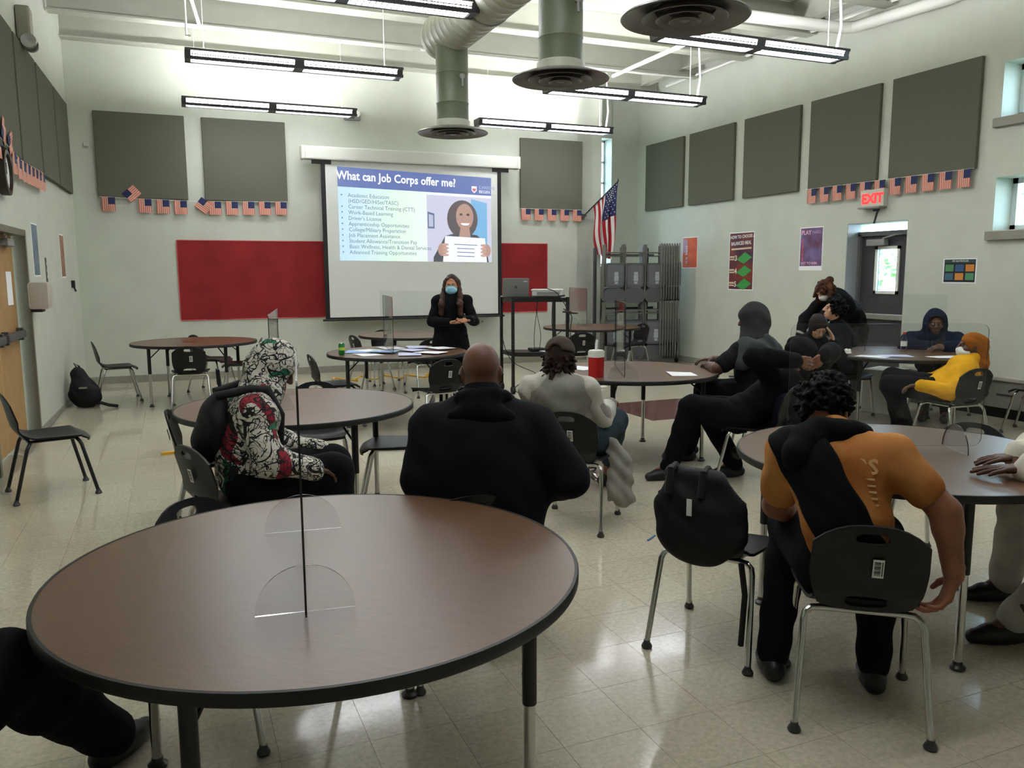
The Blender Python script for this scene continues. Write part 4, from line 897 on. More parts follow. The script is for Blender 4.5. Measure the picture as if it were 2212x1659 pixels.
def surfnet(F, o, h):
    S = F < 0; n = np.array(F.shape)-1
    cor = [(i, j, k) for i in (0, 1) for j in (0, 1) for k in (0, 1)]
    cnt = sum(S[c[0]:n[0]+c[0], c[1]:n[1]+c[1], c[2]:n[2]+c[2]].astype(np.int8) for c in cor)
    I = np.argwhere((cnt > 0) & (cnt < 8)); ids = np.full(n, -1, np.int64); ids[tuple(I.T)] = np.arange(len(I))
    val = np.stack([F[I[:, 0]+c[0], I[:, 1]+c[1], I[:, 2]+c[2]] for c in cor], 1); acc = np.zeros((len(I), 3)); num = np.zeros(len(I))
    for a in range(8):
        for b in range(a+1, 8):
            if sum(abs(cor[a][i]-cor[b][i]) for i in range(3)) != 1: continue
            f0, f1 = val[:, a], val[:, b]; m = (f0 < 0) != (f1 < 0); t = np.where(m, f0/np.where(f0 == f1, 1, f0-f1), 0)
            acc += m[:, None]*(np.array(cor[a])+t[:, None]*(np.array(cor[b])-np.array(cor[a]))); num += m
    P = (I+acc/np.maximum(num, 1)[:, None])*h+o; Q = []
    for ax in range(3):
        u, v = [(1, 2), (2, 0), (0, 1)][ax]
        sh = [slice(0, None)]*3; s0 = [slice(1, n[i]) for i in range(3)]; s0[ax] = slice(0, n[ax]); s1 = list(s0); s1[ax] = slice(1, n[ax]+1)
        A = S[tuple(s0)]; B = S[tuple(s1)]; E = np.argwhere(A != B)
        if not len(E): continue
        off = np.array([1, 1, 1]); off[ax] = 0; E = E+off; sa = S[tuple(E.T)]
        du = np.zeros(3, int); du[u] = 1; dv = np.zeros(3, int); dv[v] = 1
        q = np.stack([ids[tuple((E-du-dv).T)], ids[tuple((E-dv).T)], ids[tuple(E.T)], ids[tuple((E-du).T)]], 1)
        q[~sa] = q[~sa][:, ::-1]; Q.append(q)
    Q = np.concatenate(Q); Q = Q[(Q >= 0).all(1)]
    return P, Q
def fmesh(name, parts, m, parent):
    vs = []; fs = []; o = 0
    for P, Q in parts: vs.append(P); fs.append(Q+o); o += len(P)
    P = np.concatenate(vs); Q = np.concatenate(fs)
    me = bpy.data.meshes.new(name); me.vertices.add(len(P)); me.vertices.foreach_set('co', P.astype(np.float32).ravel())
    me.loops.add(Q.size); me.loops.foreach_set('vertex_index', Q.astype(np.int32).ravel()); me.polygons.add(len(Q))
    me.polygons.foreach_set('loop_start', np.arange(0, Q.size, 4, dtype=np.int32)); me.polygons.foreach_set('loop_total', np.full(len(Q), 4, np.int32))
    me.polygons.foreach_set('use_smooth', np.ones(len(Q), bool)); me.update(calc_edges=True); me.validate(); me.materials.append(m)
    ob = bpy.data.objects.new(name, me); COL.objects.link(ob); ob.parent = parent
    if parent is not None: ob.matrix_local = Matrix.Translation(-Vector(parent.location))
    return ob
CF, CR = V3(.386, .9225, 0), V3(.9225, -.386, 0)
def pdir(phi, pitch=0):
    a = math.radians(phi); d = CF*math.cos(a)+CR*math.sin(a); return d*math.cos(pitch)+V3(0, 0, math.sin(pitch))
def skin(nm, hx, hx2): return mat(nm, hx, .5, spec=.4, hx2=hx2, vscale=14, sheen=.1)
SK_D = skin('skin_dark', '#4a2b1d', '#5a3524'); SK_M = skin('skin_brown', '#5e3a28', '#71462f'); SK_L = skin('skin_light', '#b98a70', '#c99a80'); SK_T = skin('skin_tan', '#8a5636', '#9c6642'); SK_B = skin('skin_warm_brown', '#7b4c33', '#8d593c')
def cloth(nm, hx, hx2=None, rough=.9, var=.12, bs=220): return mat(nm, hx, rough, spec=.12, var=var, hx2=hx2, vscale=9, bump=.12, bscale=min(bs, 90))
C_bk = cloth('black_cloth', '#0e0f12'); C_bk2 = cloth('black_fleece', '#15161a'); C_navy = cloth('navy_cloth', '#131d35'); C_char = cloth('charcoal_cloth', '#363736'); C_grey = cloth('heather_grey', '#8f8c84'); C_lgrey = cloth('pale_grey', '#b7b4aa'); C_yel = cloth('mustard_yellow', '#d9a01e'); C_org = cloth('orange_cotton', '#b5651f', '#c8752a'); C_khaki = cloth('khaki', '#6d6452'); C_slate = cloth('slate_blue', '#2f3a42'); C_cream = cloth('cream_fleece', '#cfc9ba')
M_lip = mat('lip', '#7a4038', .45); M_eyew = mat('eye_white', '#8c867e', .4); M_eyeb = mat('eye_dark', '#140c08', .2)
def torso_axes(J):
    lat = nrm(J['shR']-J['shL']); up = J['neck']-J['pel']; up = nrm(up-lat*(up@lat)); f = np.cross(up, lat); return lat, f, up
def add_torso(F, J, g, i=0):
    lat, f, up = torso_axes(J); R = np.stack([lat, f, up], 1); sw = np.linalg.norm(J['shR']-J['shL']); ax = J['neck']-J['pel']; L = np.linalg.norm(ax)
    bow = J.get('bow', 0)
    c = J['pel']+ax*.70-f*bow*.6; b = J['pel']+ax*.36-f*bow
    F.ell(J['pel'], (sw*.43*g+i, .125*g+i, .125+i), R, .05); F.ell(b, (sw*.41*g+i, .118*g+i, L*.33+i), R, .06); F.ell(c, (sw*.46*(.4+.6*g)+i, .118*(.5+.5*g)+i, L*.32+i), R, .06)
    for s in ('R', 'L'): F.cap(J['neck']-up*.02+(J['sh'+s]-J['neck'])*.25, J['sh'+s], .058+i, .062+i, .05)
def add_arm(F, J, s, g, i=0, t=1.0):
    a, b, c = J['sh'+s], J['el'+s], J['wr'+s]
    if t <= .5: F.cap(a, a+(b-a)*t*2, .058*g+i, .05*g+i, .03); return
    F.cap(a, b, .057*g+i, .045*g+i, .03); d = (t-.5)*2; F.cap(b, b+(c-b)*d, .046*g+i, (.046-.015*d)*g+i, .02); F.ell(b+(c-b)*.25, (.046*g+i,)*3, None, .02)
def hips(J):
    if 'hipR' in J: return J['hipR'], J['hipL']
    lat = V3(*(J['shR']-J['shL'])[:2], 0); lat = nrm(lat)
    kn = J['knR']-J['knL']; kn[2] = 0
    if np.linalg.norm(kn) > .02: lat = nrm(lat+.6*nrm(kn))
    return J['pel']+lat*.095-V3(0, 0, .03), J['pel']-lat*.095-V3(0, 0, .03)
def add_leg(F, J, s, g, i=0, t=1.0):
    h = hips(J)[0 if s == 'R' else 1]; k, a = J['kn'+s], J['an'+s]
    F.cap(h, k, .092*g+i, .062*g+i, .04); e = k+(a-k)*t; F.cap(k, e, .06*g+i, (.06-.02*t)*g+i*.9, .025)
    back = nrm(h-k); F.ell(k+(a-k)*.3+back*.012, (.052*g+i, .052*g+i, .1), None, .03)
def head_axes(J): f = J['hf']; up = J['hu']; up = nrm(up-f*(f@up)); r = np.cross(f, up); return r, f, up
def add_head(F, J):
    r, f, up = head_axes(J); c = J['head']; R = np.stack([r, f, up], 1); s = J.get('hs', 1)
    E = lambda x, y, z, a, b, d, k=.015: F.ell(c+s*(r*x+f*y+up*z), (a*s, b*s, d*s), R, k)
    E(0, -.012, .022, .076, .094, .086); E(0, .022, -.045, .06, .068, .074, .03); E(0, .05, -.09, .032, .032, .024, .025)
    F.cap(c+s*(f*.094+up*.012), c+s*(f*.112-up*.028), .009*s, .014*s, .012); F.cap(c+s*(f*.1-r*.013-up*.032), c+s*(f*.1+r*.013-up*.032), .008, .008, .01)
    F.cap(c+s*(f*.082-r*.035+up*.022), c+s*(f*.082+r*.035+up*.022), .012, .012, .015)
    for q in (-1, 1):
        F.sub(c+s*(f*.1+r*q*.032+up*.002), (.018*s, .012*s, .012*s), R, .012); E(q*.052, .052, -.03, .022, .022, .02, .02)
        E(q*.079, -.012, -.018, .009, .02, .032, .006); F.sub(c+s*(r*q*.088-f*.006-up*.012), (.006, .01, .016), R, .006)
    F.cap(c+s*(f*.086-r*.02-up*.066), c+s*(f*.086+r*.02-up*.066), .008, .008, .008); F.cap(c+s*(f*.084-r*.016-up*.078), c+s*(f*.084+r*.016-up*.078), .008, .008, .008)
    F.cap(c-f*.02*s-up*.06*s, J['neck'], .052*J.get('nk', 1), .06*J.get('nk', 1), .03)
def add_hand(F, w, d, n, side, curl=.5, s=1.0, spread=.0, thumb=1):
    """w wrist, d towards the knuckles, n out of the palm, side +1 right hand / -1 left"""
    d = nrm(d); n = nrm(n-d*(n@d)); t = np.cross(d, n)*side; J4 = []
    F.cap(w-d*.03, w+d*.02, .026*s, .026*s, .01)
    for i, off in enumerate((.031, .011, -.010, -.030)):
        kn = w+d*(.088-.006*abs(i-1))*s+t*off*s; F.cap(w+d*.012*s+t*off*.55*s, kn, .0145*s, .0125*s, .012)
        dr = nrm(d+t*spread*(1.5-i)*.35); p = kn; L = (.044, .049, .046, .035)[i]*s; a = 0
        for j in range(3):
            a += curl*(.75 if j == 0 else 1.0); v = dr*math.cos(a)+n*math.sin(a); e = p+v*L*(1, .62, .5)[j]
            F.cap(p, e, (.0098-.0008*j)*s, (.009-.0008*j)*s, .004); p = e
    b = w+d*.02*s+t*.028*s; m = b+(d*.55+t*.62+n*.35*thumb)*.045*s; e = m+(d*.85+t*.25+n*.4*thumb)*.032*s
    F.cap(w+d*.012*s, b, .016*s, .015*s, .012); F.cap(b, m, .0135*s, .0115*s, .008); F.cap(m, e, .011*s, .009*s, .005)
def add_shoe(F, an, d, i=0, high=0, long=1.0):
    d = nrm(V3(d[0], d[1], 0)); g = V3(an[0], an[1], 0)
    F.cap(g-d*.05+V3(0, 0, .045), g+d*.10*long+V3(0, 0, .04), .042+i, .045+i, .03).cap(g+d*.05*long+V3(0, 0, .035), g+d*.17*long+V3(0, 0, .03), .044+i, .034+i, .03)
    F.cap(V3(an[0], an[1], .05), V3(an[0], an[1], max(.09, an[2]*.9)+high), .046+i, .046+i+.006*(high > 0), .03); F.clip((0, 0, 1), (0, 0, .001))
def person(label, J, sk, torso='top', g=1.0, top=None, sleeve=1.0, ti=.02, tw=.005, collar=.0, pants=None, pi=.018, pt=1.0, shoe=None, sole=None, high=0, fd=None, hands=None, hv=.006, bv=.017, ag=1.0, lg=1.0, extra=None, eyes=True, slv=None):
    t = tag(empty('person', (float(J['pel'][0]), float(J['pel'][1]), 0)), label, 'person')
    lat, f, up = torso_axes(J); fp = nrm(V3(f[0], f[1], 0)) if abs(f[2]) < .95 else J['hf']
    fp = V3(*(fd if fd is not None else fp)[:2], 0); fp = nrm(fp); lp = np.cross(fp, V3(0, 0, 1))
    for s, q in (('R', 1), ('L', -1)):
        if 'kn'+s not in J: J['kn'+s] = J['pel']+fp*.42+lp*q*.11+V3(0, 0, .52-J['pel'][2])
        if 'an'+s not in J: J['an'+s] = V3(*(J['kn'+s]+fp*.04)[:2], .1)
    # body
    B = Fld(); add_torso(B, J, g)
    for s in 'RL': add_arm(B, J, s, ag); add_leg(B, J, s, lg)
    for s in 'RL': B.cap(J['an'+s], V3(*(J['an'+s]+fp*.1)[:2], .05), .038, .03)
    H = Fld(); add_head(H, J); parts = [B.mesh(bv), H.mesh(hv)]
    for s, q in (('R', 1), ('L', -1)):
        hd = (hands or {}).get(s, {}); d = hd.get('d', nrm(J['wr'+s]-J['el'+s])); n = hd.get('n', V3(0, 0, -1) if abs(d[2]) < .8 else fp)
        Hf = Fld(); add_hand(Hf, J['wr'+s], d, n, q, hd.get('curl', .45), hd.get('s', 1.0), hd.get('spread', .2), hd.get('thumb', 1)); parts.append(Hf.mesh(.0048 if hd else .007))
    bo = fmesh('body', parts, sk, t)
    if eyes:
        r, hf, hu = head_axes(J); c = J['head']
        for q in (-1, 1):
            p = c+hf*.084+r*q*.032+hu*.002; Fe = Fld().ell(p, (.013, .011, .009), np.stack([r, hf, hu], 1)); e = fmesh('eye', [Fe.mesh(.0035)], M_eyew, t)
            fmesh('pupil', [Fld().ell(p+hf*.009, (.006, .004, .006), np.stack([r, hf, hu], 1)).mesh(.002)], M_eyeb, e)
        fmesh('lips', [Fld().cap(c+hf*.089-r*.02-hu*.071, c+hf*.089+r*.02-hu*.071, .007, .007).mesh(.003)], M_lip, t)
    if top:
        T_ = Fld(); add_torso(T_, J, g, ti)
        for s in 'RL': add_arm(T_, J, s, ag, ti, sleeve if not isinstance(sleeve, dict) else sleeve[s])
        if collar: T_.cap(J['neck']-up*.01, J['neck']+up*collar, .07*J.get('nk', 1), .068*J.get('nk', 1), .03)
        if extra: extra(T_, J)
        if sleeve == 1.0 or isinstance(sleeve, dict): pass
        fmesh(torso, [T_.mesh(bv*.8, tw, 21, len(label))], top, t)
    if pants:
        P_ = Fld(); R = np.stack([lat, f, up], 1); P_.ell(J['pel']-V3(0, 0, .02), (np.linalg.norm(J['shR']-J['shL'])*.40*g+pi*.4, .115*g+pi*.4, .115), R, .05)
        for s in 'RL': add_leg(P_, J, s, lg, pi, pt)
        P_.clip((0, 0, 1), (0, 0, .03)); fmesh('trousers', [P_.mesh(bv*.85, .004, 24, 3)], pants, t)
    if shoe:
        for s in 'RL':
            d = J.get('ft'+s, fp); S_ = Fld(); add_shoe(S_, J['an'+s], d, 0, high); so = fmesh('shoe', [S_.mesh(.009)], shoe, t)
            dd = nrm(V3(d[0], d[1], 0)); a = V3(*J['an'+s][:2], 0); K = Fld().cap(a-dd*.05+V3(0, 0, .012), a+dd*.165+V3(0, 0, .012), .046, .04).clip((0, 0, 1), (0, 0, .0)).clip((0, 0, -1), (0, 0, .028 if sole else .018))
            fmesh('sole', [K.mesh(.008)], sole or M_black, so)
    return t
def Jd(phi=0, pitch=0, roll=0, **k):
    J = {a: (np.array(b, float) if isinstance(b, tuple) else b) for a, b in k.items()}
    J['hf'] = pdir(phi, pitch); u = V3(0, 0, 1)-J['hf']*J['hf'][2]; u = nrm(u); r = np.cross(J['hf'], u); J['hu'] = nrm(u*math.cos(roll)+r*math.sin(roll)); return J
def hair(t, J, m, size=1.0, amp=.004, freq=70, front=.03, slope=.55, low=-.03, extra=None, name='hair', h=.007, off=(0, 0, 0), sz=(1, 1, 1)):
    r, f, up = head_axes(J); c = J['head']; R = np.stack([r, f, up], 1); F = Fld()
    F.ell(c-f*.014+up*.024+r*off[0]+f*off[1]+up*off[2], (.088*size*sz[0], .106*size*sz[1], .1*size*sz[2]), R)
    F.sub(c+f*(.1+front*.2)-up*.042, (.069, .09, .092), R, .008); F.clip(up-f*.5, c+up*low-f*.05)
    if extra: extra(F, r, f, up, c, R)
    return fmesh(name, [F.mesh(h, amp, freq, 2)], m, t)
def curly(t, J, m, thick=.03, n=260, r0=.016, low=-.06, front=.035, slope=.5, seed=1, name='hair', fall=0):
    """hair of many small curls set over the skull"""
    r, f, up = head_axes(J); c = J['head']; R = np.stack([r, f, up], 1); F = Fld(); rr = random.Random(seed); F.ell(c-f*.014+up*.024, (.08, .097, .092), R, .01)
    F.clip(-f+up*slope, c+f*front).clip(up-f*.5, c+up*low-f*.05)
    for k in range(n):
        z = rr.uniform(-.75, 1); a = rr.uniform(0, 2*PI); q = math.sqrt(1-z*z); d = r*q*math.cos(a)+f*q*math.sin(a)+up*z
        p = c-f*.014+up*.022+r*(d@r)*.08+f*(d@f)*.097+up*(d@up)*.09
        if (p-c-f*front)@nrm(-f+up*slope) < -.002 or (p-c-up*low)@up < 0 and (p-c)@f > -.03: continue
        e = p+d*thick*rr.uniform(.25, 1)+r*rr.uniform(-.01, .01)-up*fall*rr.uniform(.3, 1); F.cap(p, e, r0*rr.uniform(.7, 1.1), r0*.7, .006)
    return fmesh(name, [F.mesh(.0062)], m, t)
def hood_up(t, J, m, s=1.0, tw=.004, drape=True, nm='hood', hole=1.0, back=.02):
    r, f, up = head_axes(J); c = J['head']; R = np.stack([r, f, up], 1); F = Fld()
    F.ell(c-f*back+up*.012, (.108*s, .128*s, .136*s), R, .04); F.cap(c-f*(back+.02)-up*.05, J['neck']-f*.01, .1*s, .105*s, .05)
    if drape:
        for q in 'RL': F.cap(J['neck'], J['neck']+(J['sh'+q]-J['neck'])*.6, .085*s, .06*s, .05)
    F.sub(c+f*.085-up*.015, (.078*s*hole, .12*s, .1*s*hole), R, .02)
    return fmesh(nm, [F.mesh(.0085, tw, 26, 5)], m, t)
def mask(t, J, m, low=0):
    r, f, up = head_axes(J); c = J['head']-up*low; R = np.stack([r, f, up], 1); F = Fld()
    F.ell(c+f*.045-up*.054, (.071, .077, .056), R).ell(c+f*.088-up*.03, (.024, .036, .022), R, .03); F.clip(f, c+f*.015)
    mo = fmesh('face_mask', [F.mesh(.006, .0015, 60)], m, t)
    for q in (-1, 1):
        mb = MB().tube([c+f*.03+r*q*.066-up*.03, c-f*.005+r*q*.084-up*.01, c-f*.02+r*q*.084-up*.02, c+r*q*.075-up*.06, c+f*.03+r*q*.062-up*.08], .0022, 5)
        mb.build('ear_loop', m, mo, M=Matrix.Translation(-Vector(t.location)))
M_hairb = mat('hair_black', '#060505', .65, spec=.15, bump=.4, bscale=150); M_hairbr = mat('hair_brown', '#170d08', .6, spec=.2, hx2='#2c180e', vscale=25, bump=.4, bscale=150); M_haird = mat('hair_dark_brown', '#120a07', .6, spec=.2, hx2='#24150e', vscale=25, bump=.4, bscale=150); M_auburn = mat('hair_auburn', '#2e160a', .6, spec=.2, hx2='#5c371c', vscale=18, bump=.5, bscale=120)
M_mblue = mat('mask_blue', '#8cc3d8', .8); M_mwhite = mat('mask_white', '#dcdcd8', .8)
# ---- presenter
J = Jd(183, -.12, head=(3.046, 9.098, 1.492), neck=(3.04, 9.11, 1.345), shR=(2.895, 9.15, 1.295), shL=(3.192, 9.03, 1.295), elR=(2.80, 9.12, 1.065), elL=(3.26, 8.93, 1.065), wrR=(2.925, 8.87, 1.07), wrL=(3.145, 8.78, 1.10), pel=(3.03, 9.12, .90),
       knR=(2.95, 9.13, .48), knL=(3.11, 9.07, .48), anR=(2.95, 9.16, .09), anL=(3.11, 9.1, .09), hs=.97)
def coat(F, J):
    for q in (-1, 1): F.cap(J['pel']+V3(q*.05, 0, .02), J['pel']+V3(q*.1, -.01, -.24), .15, .15, .06)
    F.clip((0, 0, 1), (0, 0, .6))
t = person('woman presenter standing in a black coat with a blue face mask', J, skin('skin_light_brown', '#a87252', '#b57f5e'), 'coat', .9, C_bk, 1.0, .02, .004, .04, C_bk, .02, 1, M_black, None, 0, extra=coat, ag=.82,
           hands={'R': dict(d=V3(.9, -.25, -.12), n=V3(0, -.1, 1), curl=.25, spread=.35), 'L': dict(d=V3(-.85, -.25, -.15), n=V3(.3, -.3, 1), curl=.22, spread=.35)})
def locks(F, r, f, up, c, R):
    for q in (-1, 1):
        F.cap(c+r*q*.078-f*.01+up*.03, c+r*q*.098+f*.06-up*.13, .024, .034, .03).cap(c+r*q*.098+f*.06-up*.13, c+r*q*.105+f*.15-up*.21, .034, .036, .03).cap(c+r*q*.105+f*.15-up*.21, c+r*q*.112+f*.17-up*.33, .036, .03, .03)
    F.ell(c-f*.06-up*.12, (.09, .04, .14), R, .03)
r_, f_, u_ = head_axes(J); F = Fld(); c_ = J['head']; R_h = np.stack([r_, f_, u_], 1)
F.ell(c_-f_*.02+u_*.024, (.086, .1, .097), R_h); locks(F, r_, f_, u_, c_, R_h); F.sub(c_+f_*.1-u_*.045, (.076, .125, .128), R_h, .01); F.sub(c_+f_*.06-u_*.16, (.05, .08, .09), R_h, .02)
fmesh('hair', [F.mesh(.007, .003, 60)], mat('hair_chestnut', '#24120a', .5, spec=.3, hx2='#4d2b1a', vscale=10, bump=.3, bscale=120), t); mask(t, J, M_mblue)
# ---- patterned hood
def graffiti():
    m = bpy.data.materials.new('graffiti_print'); m.use_nodes = True; n = m.node_tree.nodes; l = m.node_tree.links; b = n['Principled BSDF']; b.inputs['Roughness'].default_value = .85
    tc = n.new('ShaderNodeTexCoord')
    def noise(s, d=1.5, dist=0, o=0):
        mp = n.new('ShaderNodeMapping'); mp.inputs['Location'].default_value = (o, o*.7, o*1.3); l.new(tc.outputs['Object'], mp.inputs[0])
        q = n.new('ShaderNodeTexNoise'); q.inputs['Scale'].default_value = s; q.inputs['Detail'].default_value = d; q.inputs['Distortion'].default_value = dist; l.new(mp.outputs[0], q.inputs['Vector']); return q.outputs['Fac']
    def line(x, c, w):
        a = n.new('ShaderNodeMath'); a.operation = 'SUBTRACT'; l.new(x, a.inputs[0]); a.inputs[1].default_value = c
        q = n.new('ShaderNodeMath'); q.operation = 'ABSOLUTE'; l.new(a.outputs[0], q.inputs[0]); z = n.new('ShaderNodeMath'); z.operation = 'LESS_THAN'; l.new(q.outputs[0], z.inputs[0]); z.inputs[1].default_value = w; return z.outputs[0]
    def gt(x, c):
        z = n.new('ShaderNodeMath'); z.operation = 'GREATER_THAN'; l.new(x, z.inputs[0]); z.inputs[1].default_value = c; return z.outputs[0]
    def mix(f, a, c):
        x = n.new('ShaderNodeMix'); x.data_type = 'RGBA'; l.new(f, x.inputs[0]); l.new(a, x.inputs[6]) if not isinstance(a, tuple) else setattr(x.inputs[6], 'default_value', a); x.inputs[7].default_value = c; return x.outputs[2]
    base = mix(gt(noise(5, 1, .5, 3), .6), lin('#c9c4b8'), lin('#8c1228')); base = mix(gt(noise(6, 1, .5, 9), .66), base, lin('#1d6a48'))
    for s, c, w, o in ((6.5, .5, .016, 0), (9, .45, .016, 5), (11, .55, .018, 2), (14, .5, .018, 7), (8, .4, .012, 4)): base = mix(line(noise(s, 1.2, 1.4, o), c, w), base, lin('#0b0b0c'))
    l.new(base, b.inputs['Base Color']); return m
M_graf = graffiti()
J = Jd(62, -.55, head=(.50, 4.53, 1.12), neck=(.415, 4.47, .985), shR=(.37, 4.30, .915), shL=(.36, 4.66, .93), elR=(.40, 4.19, .69), elL=(.50, 4.72, .68), wrR=(.63, 4.22, .62), wrL=(.72, 4.55, .63), pel=(.335, 4.42, .56), knR=(.765, 4.30, .575), knL=(.80, 4.53, .57), anR=(.79, 4.3, .1), anL=(.83, 4.53, .1), bow=.05)
t = person('person hunched in a black, white and red scribble patterned hooded sweatshirt', J, SK_D, 'hooded_sweatshirt', 1.12, M_graf, 1.0, .028, .006, .06, C_bk, .03, 1, M_black, None, 0, pdir(66), eyes=False, lg=1.12, ag=1.15)
hood_up(t, J, M_graf, 1.08, .004, hole=.85)
# his backpack
bk = tag(empty('backpack', (.14, 4.35, 0)), 'black backpack worn by the person in the patterned hood', 'backpack')
lat, f_, up_ = torso_axes(J); Rb = np.stack([lat, f_, up_], 1); cb = J['pel']+(J['neck']-J['pel'])*.56-f_*.22
F = Fld().ell(cb, (.14, .08, .19), Rb).ell(cb-f_*.045-up_*.05, (.11, .055, .11), Rb, .03); fmesh('pack_body', [F.mesh(.014, .006, 20)], M_bag, bk)
for s in 'RL':
    a = J['sh'+s]; q = .62; p0 = J['neck']+(a-J['neck'])*q; mb = MB().tube([cb+up_*.2+(p0-J['neck'])*.6, p0+up_*.085-f_*.05, p0+up_*.095+f_*.03, p0+f_*.12-up_*.03, p0+f_*.14-up_*.16, p0+f_*.04-up_*.32], [.02, .026, .026, .024, .02, .012], 10)
    mb.build('shoulder_strap', M_strap, bk, True, M=Matrix.Translation(-Vector(bk.location)))
MB().tube([cb+up_*.22+lat*.03, cb+up_*.3+lat*.02-f_*.02, cb+up_*.3-lat*.02-f_*.02, cb+up_*.22-lat*.03], .009, 8).build('grab_loop', M_strap, bk, True, M=Matrix.Translation(-Vector(bk.location)))
# ---- bald man
J = Jd(-2, -.08, head=(1.165, 3.115, 1.235), neck=(1.15, 3.07, 1.09), shR=(1.35, 2.99, 1.0), shL=(.965, 3.15, 1.0), elR=(1.455, 2.88, .80), elL=(.90, 3.11, .80), wrR=(1.44, 3.17, .70), wrL=(1.06, 3.33, .70), pel=(1.13, 3.07, .58), knR=(1.44, 3.52, .54), knL=(1.12, 3.63, .54), anR=(1.45, 3.56, .1), anL=(1.14, 3.68, .1), nk=1.25, bow=.02)
def bulk(F, J):
    lat, f, up = torso_axes(J); R = np.stack([lat, f, up], 1); m = J['pel']+(J['neck']-J['pel'])*.45
    F.ell(m-f*.01, (.265, .2, .27), R, .08); F.ell(J['pel']+up*.06, (.27, .2, .18), R, .08)
    F.cap(J['neck']-up*.015+lat*.085-f*.02, J['neck']-up*.015-lat*.085-f*.02, .055, .055, .03)
t = person('big bald man from behind in a black hooded jacket', J, SK_M, 'jacket', 1.25, C_bk2, 1.0, .022, .004, .03, C_khaki, .03, 1, M_black, None, 0, pdir(-2), extra=bulk, ag=1.35, lg=1.3, hv=.005, bv=.015)
r_, f_, u_ = head_axes(J); F = Fld(); n_ = J['neck']
for k in range(12):
    a0, a1 = 2*PI*k/12, 2*PI*(k+1)/12; P_ = lambda a: n_+r_*.098*math.cos(a)+f_*(.085*math.sin(a))+V3(0, 0, .012-.03*math.sin(a)-.0)
    F.cap(P_(a0), P_(a1), .034, .034, .02)
F.ell(n_-f_*.11-V3(0, 0, .035), (.14, .04, .055), np.stack([r_, f_, V3(0, 0, 1)], 1), .04); fmesh('hood_collar', [F.mesh(.01, .005, 30)], C_bk, t)
for q in (-1, 1):
    c = J['head']; MB().tube([c+r_*q*.07+f_*.06-u_*.03, c+r_*q*.087-f_*.005-u_*.0, c+r_*q*.09-f_*.03-u_*.02, c+r_*q*.08-f_*.01-u_*.055, c+r_*q*.062+f_*.05-u_*.08], .003, 6).build('mask_strap', M_black, t, M=Matrix.Translation(-Vector(t.location)))
# ---- cap and grey shirt
J = Jd(22, -.15, head=(2.305, 4.70, 1.09), neck=(2.275, 4.67, .955), shR=(2.415, 4.55, .88), shL=(2.135, 4.77, .88), elR=(2.53, 4.56, .69), elL=(2.24, 4.98, .68), wrR=(2.72, 4.78, .73), wrL=(2.55, 5.08, .74), pel=(2.42, 4.66, .575), knR=(2.86, 4.94, .585), knL=(2.78, 5.12, .57), anR=(3.02, 5.32, .1), anL=(2.98, 5.72, .1), bow=.06)
J['ftR'] = V3(.9, .1, 0); J['ftL'] = V3(.8, .3, 0)
t = person('person in a grey raglan shirt and backwards brown cap, seen from behind', J, SK_T, 'raglan_shirt', .95, cloth('raglan_grey', '#7d7a73', '#8b8880'), 1.0, .02, .006, .02, C_slate, .025, .72, M_black, M_white, 0, V3(.75, .66, 0), eyes=False)
F = Fld()
for s in 'RL': add_arm(F, J, s, 1.0, .026, .9); F.cap(J['neck']+(J['sh'+s]-J['neck'])*.35, J['sh'+s], .078, .086, .03)
fmesh('raglan_sleeves', [F.mesh(.012, .006, 24)], C_lgrey, t)
for s, q in (('R', 1), ('L', -1)):
    a = J['an'+s]; dd = nrm(J['ft'+s]); nn = np.cross(dd, V3(0, 0, 1))
    MB().tube([V3(*a[:2], .05)+nn*.048-dd*.03, V3(*a[:2], .035)+nn*.05+dd*.02, V3(*a[:2], .062)+nn*.047+dd*.09], [.003, .008, .002], 6).build('side_tick', M_white, t, True, M=Matrix.Translation(-Vector(t.location)))
def curls(F, r, f, up, c, R):
    pass
rq = random.Random(4); r_, f_, u_ = head_axes(J); F = Fld(); c_ = J['head']; F.ell(c_-f_*.02-u_*.02, (.084, .09, .075), np.stack([r_, f_, u_], 1)).ell(c_-f_*.012+u_*.02, (.083, .1, .092), np.stack([r_, f_, u_], 1)).clip(-f_, c_+f_*.02)
for k in range(150):
    a = rq.uniform(-PI*1.05, PI*.05); z = rq.uniform(-.135, .01); p = c_+r_*(.084*math.cos(a))+f_*(.088*math.sin(a)-.005)+u_*z; e = p+(r_*math.cos(a)+f_*math.sin(a))*rq.uniform(.005, .028)-u_*rq.uniform(.0, .035)+r_*rq.uniform(-.012, .012); F.cap(p, e, .013, .008, .006)
fmesh('hair', [F.mesh(.006)], M_hairbr, t)
r_, f_, u_ = head_axes(J); c_ = J['head']; Rh = np.stack([r_, f_, u_], 1); M_cap = cloth('cap_brown', '#4b423b')
F = Fld().ell(c_-f_*.01+u_*.03, (.098, .115, .102), Rh).clip(u_+f_*.12, c_+u_*.028-f_*.03); F.sub(c_-f_*.125+u_*.03, (.045, .05, .045), Rh, .008)
cp = fmesh('cap', [F.mesh(.006)], M_cap, t)
F = Fld().cap(c_-f_*.115-r_*.05+u_*.02, c_-f_*.115+r_*.05+u_*.02, .012, .012); fmesh('cap_strap', [F.mesh(.005)], M_cap, cp)
F = Fld().ell(c_+f_*.13+u_*.03, (.075, .07, .01), Rh); fmesh('cap_peak', [F.mesh(.005)], M_cap, cp)
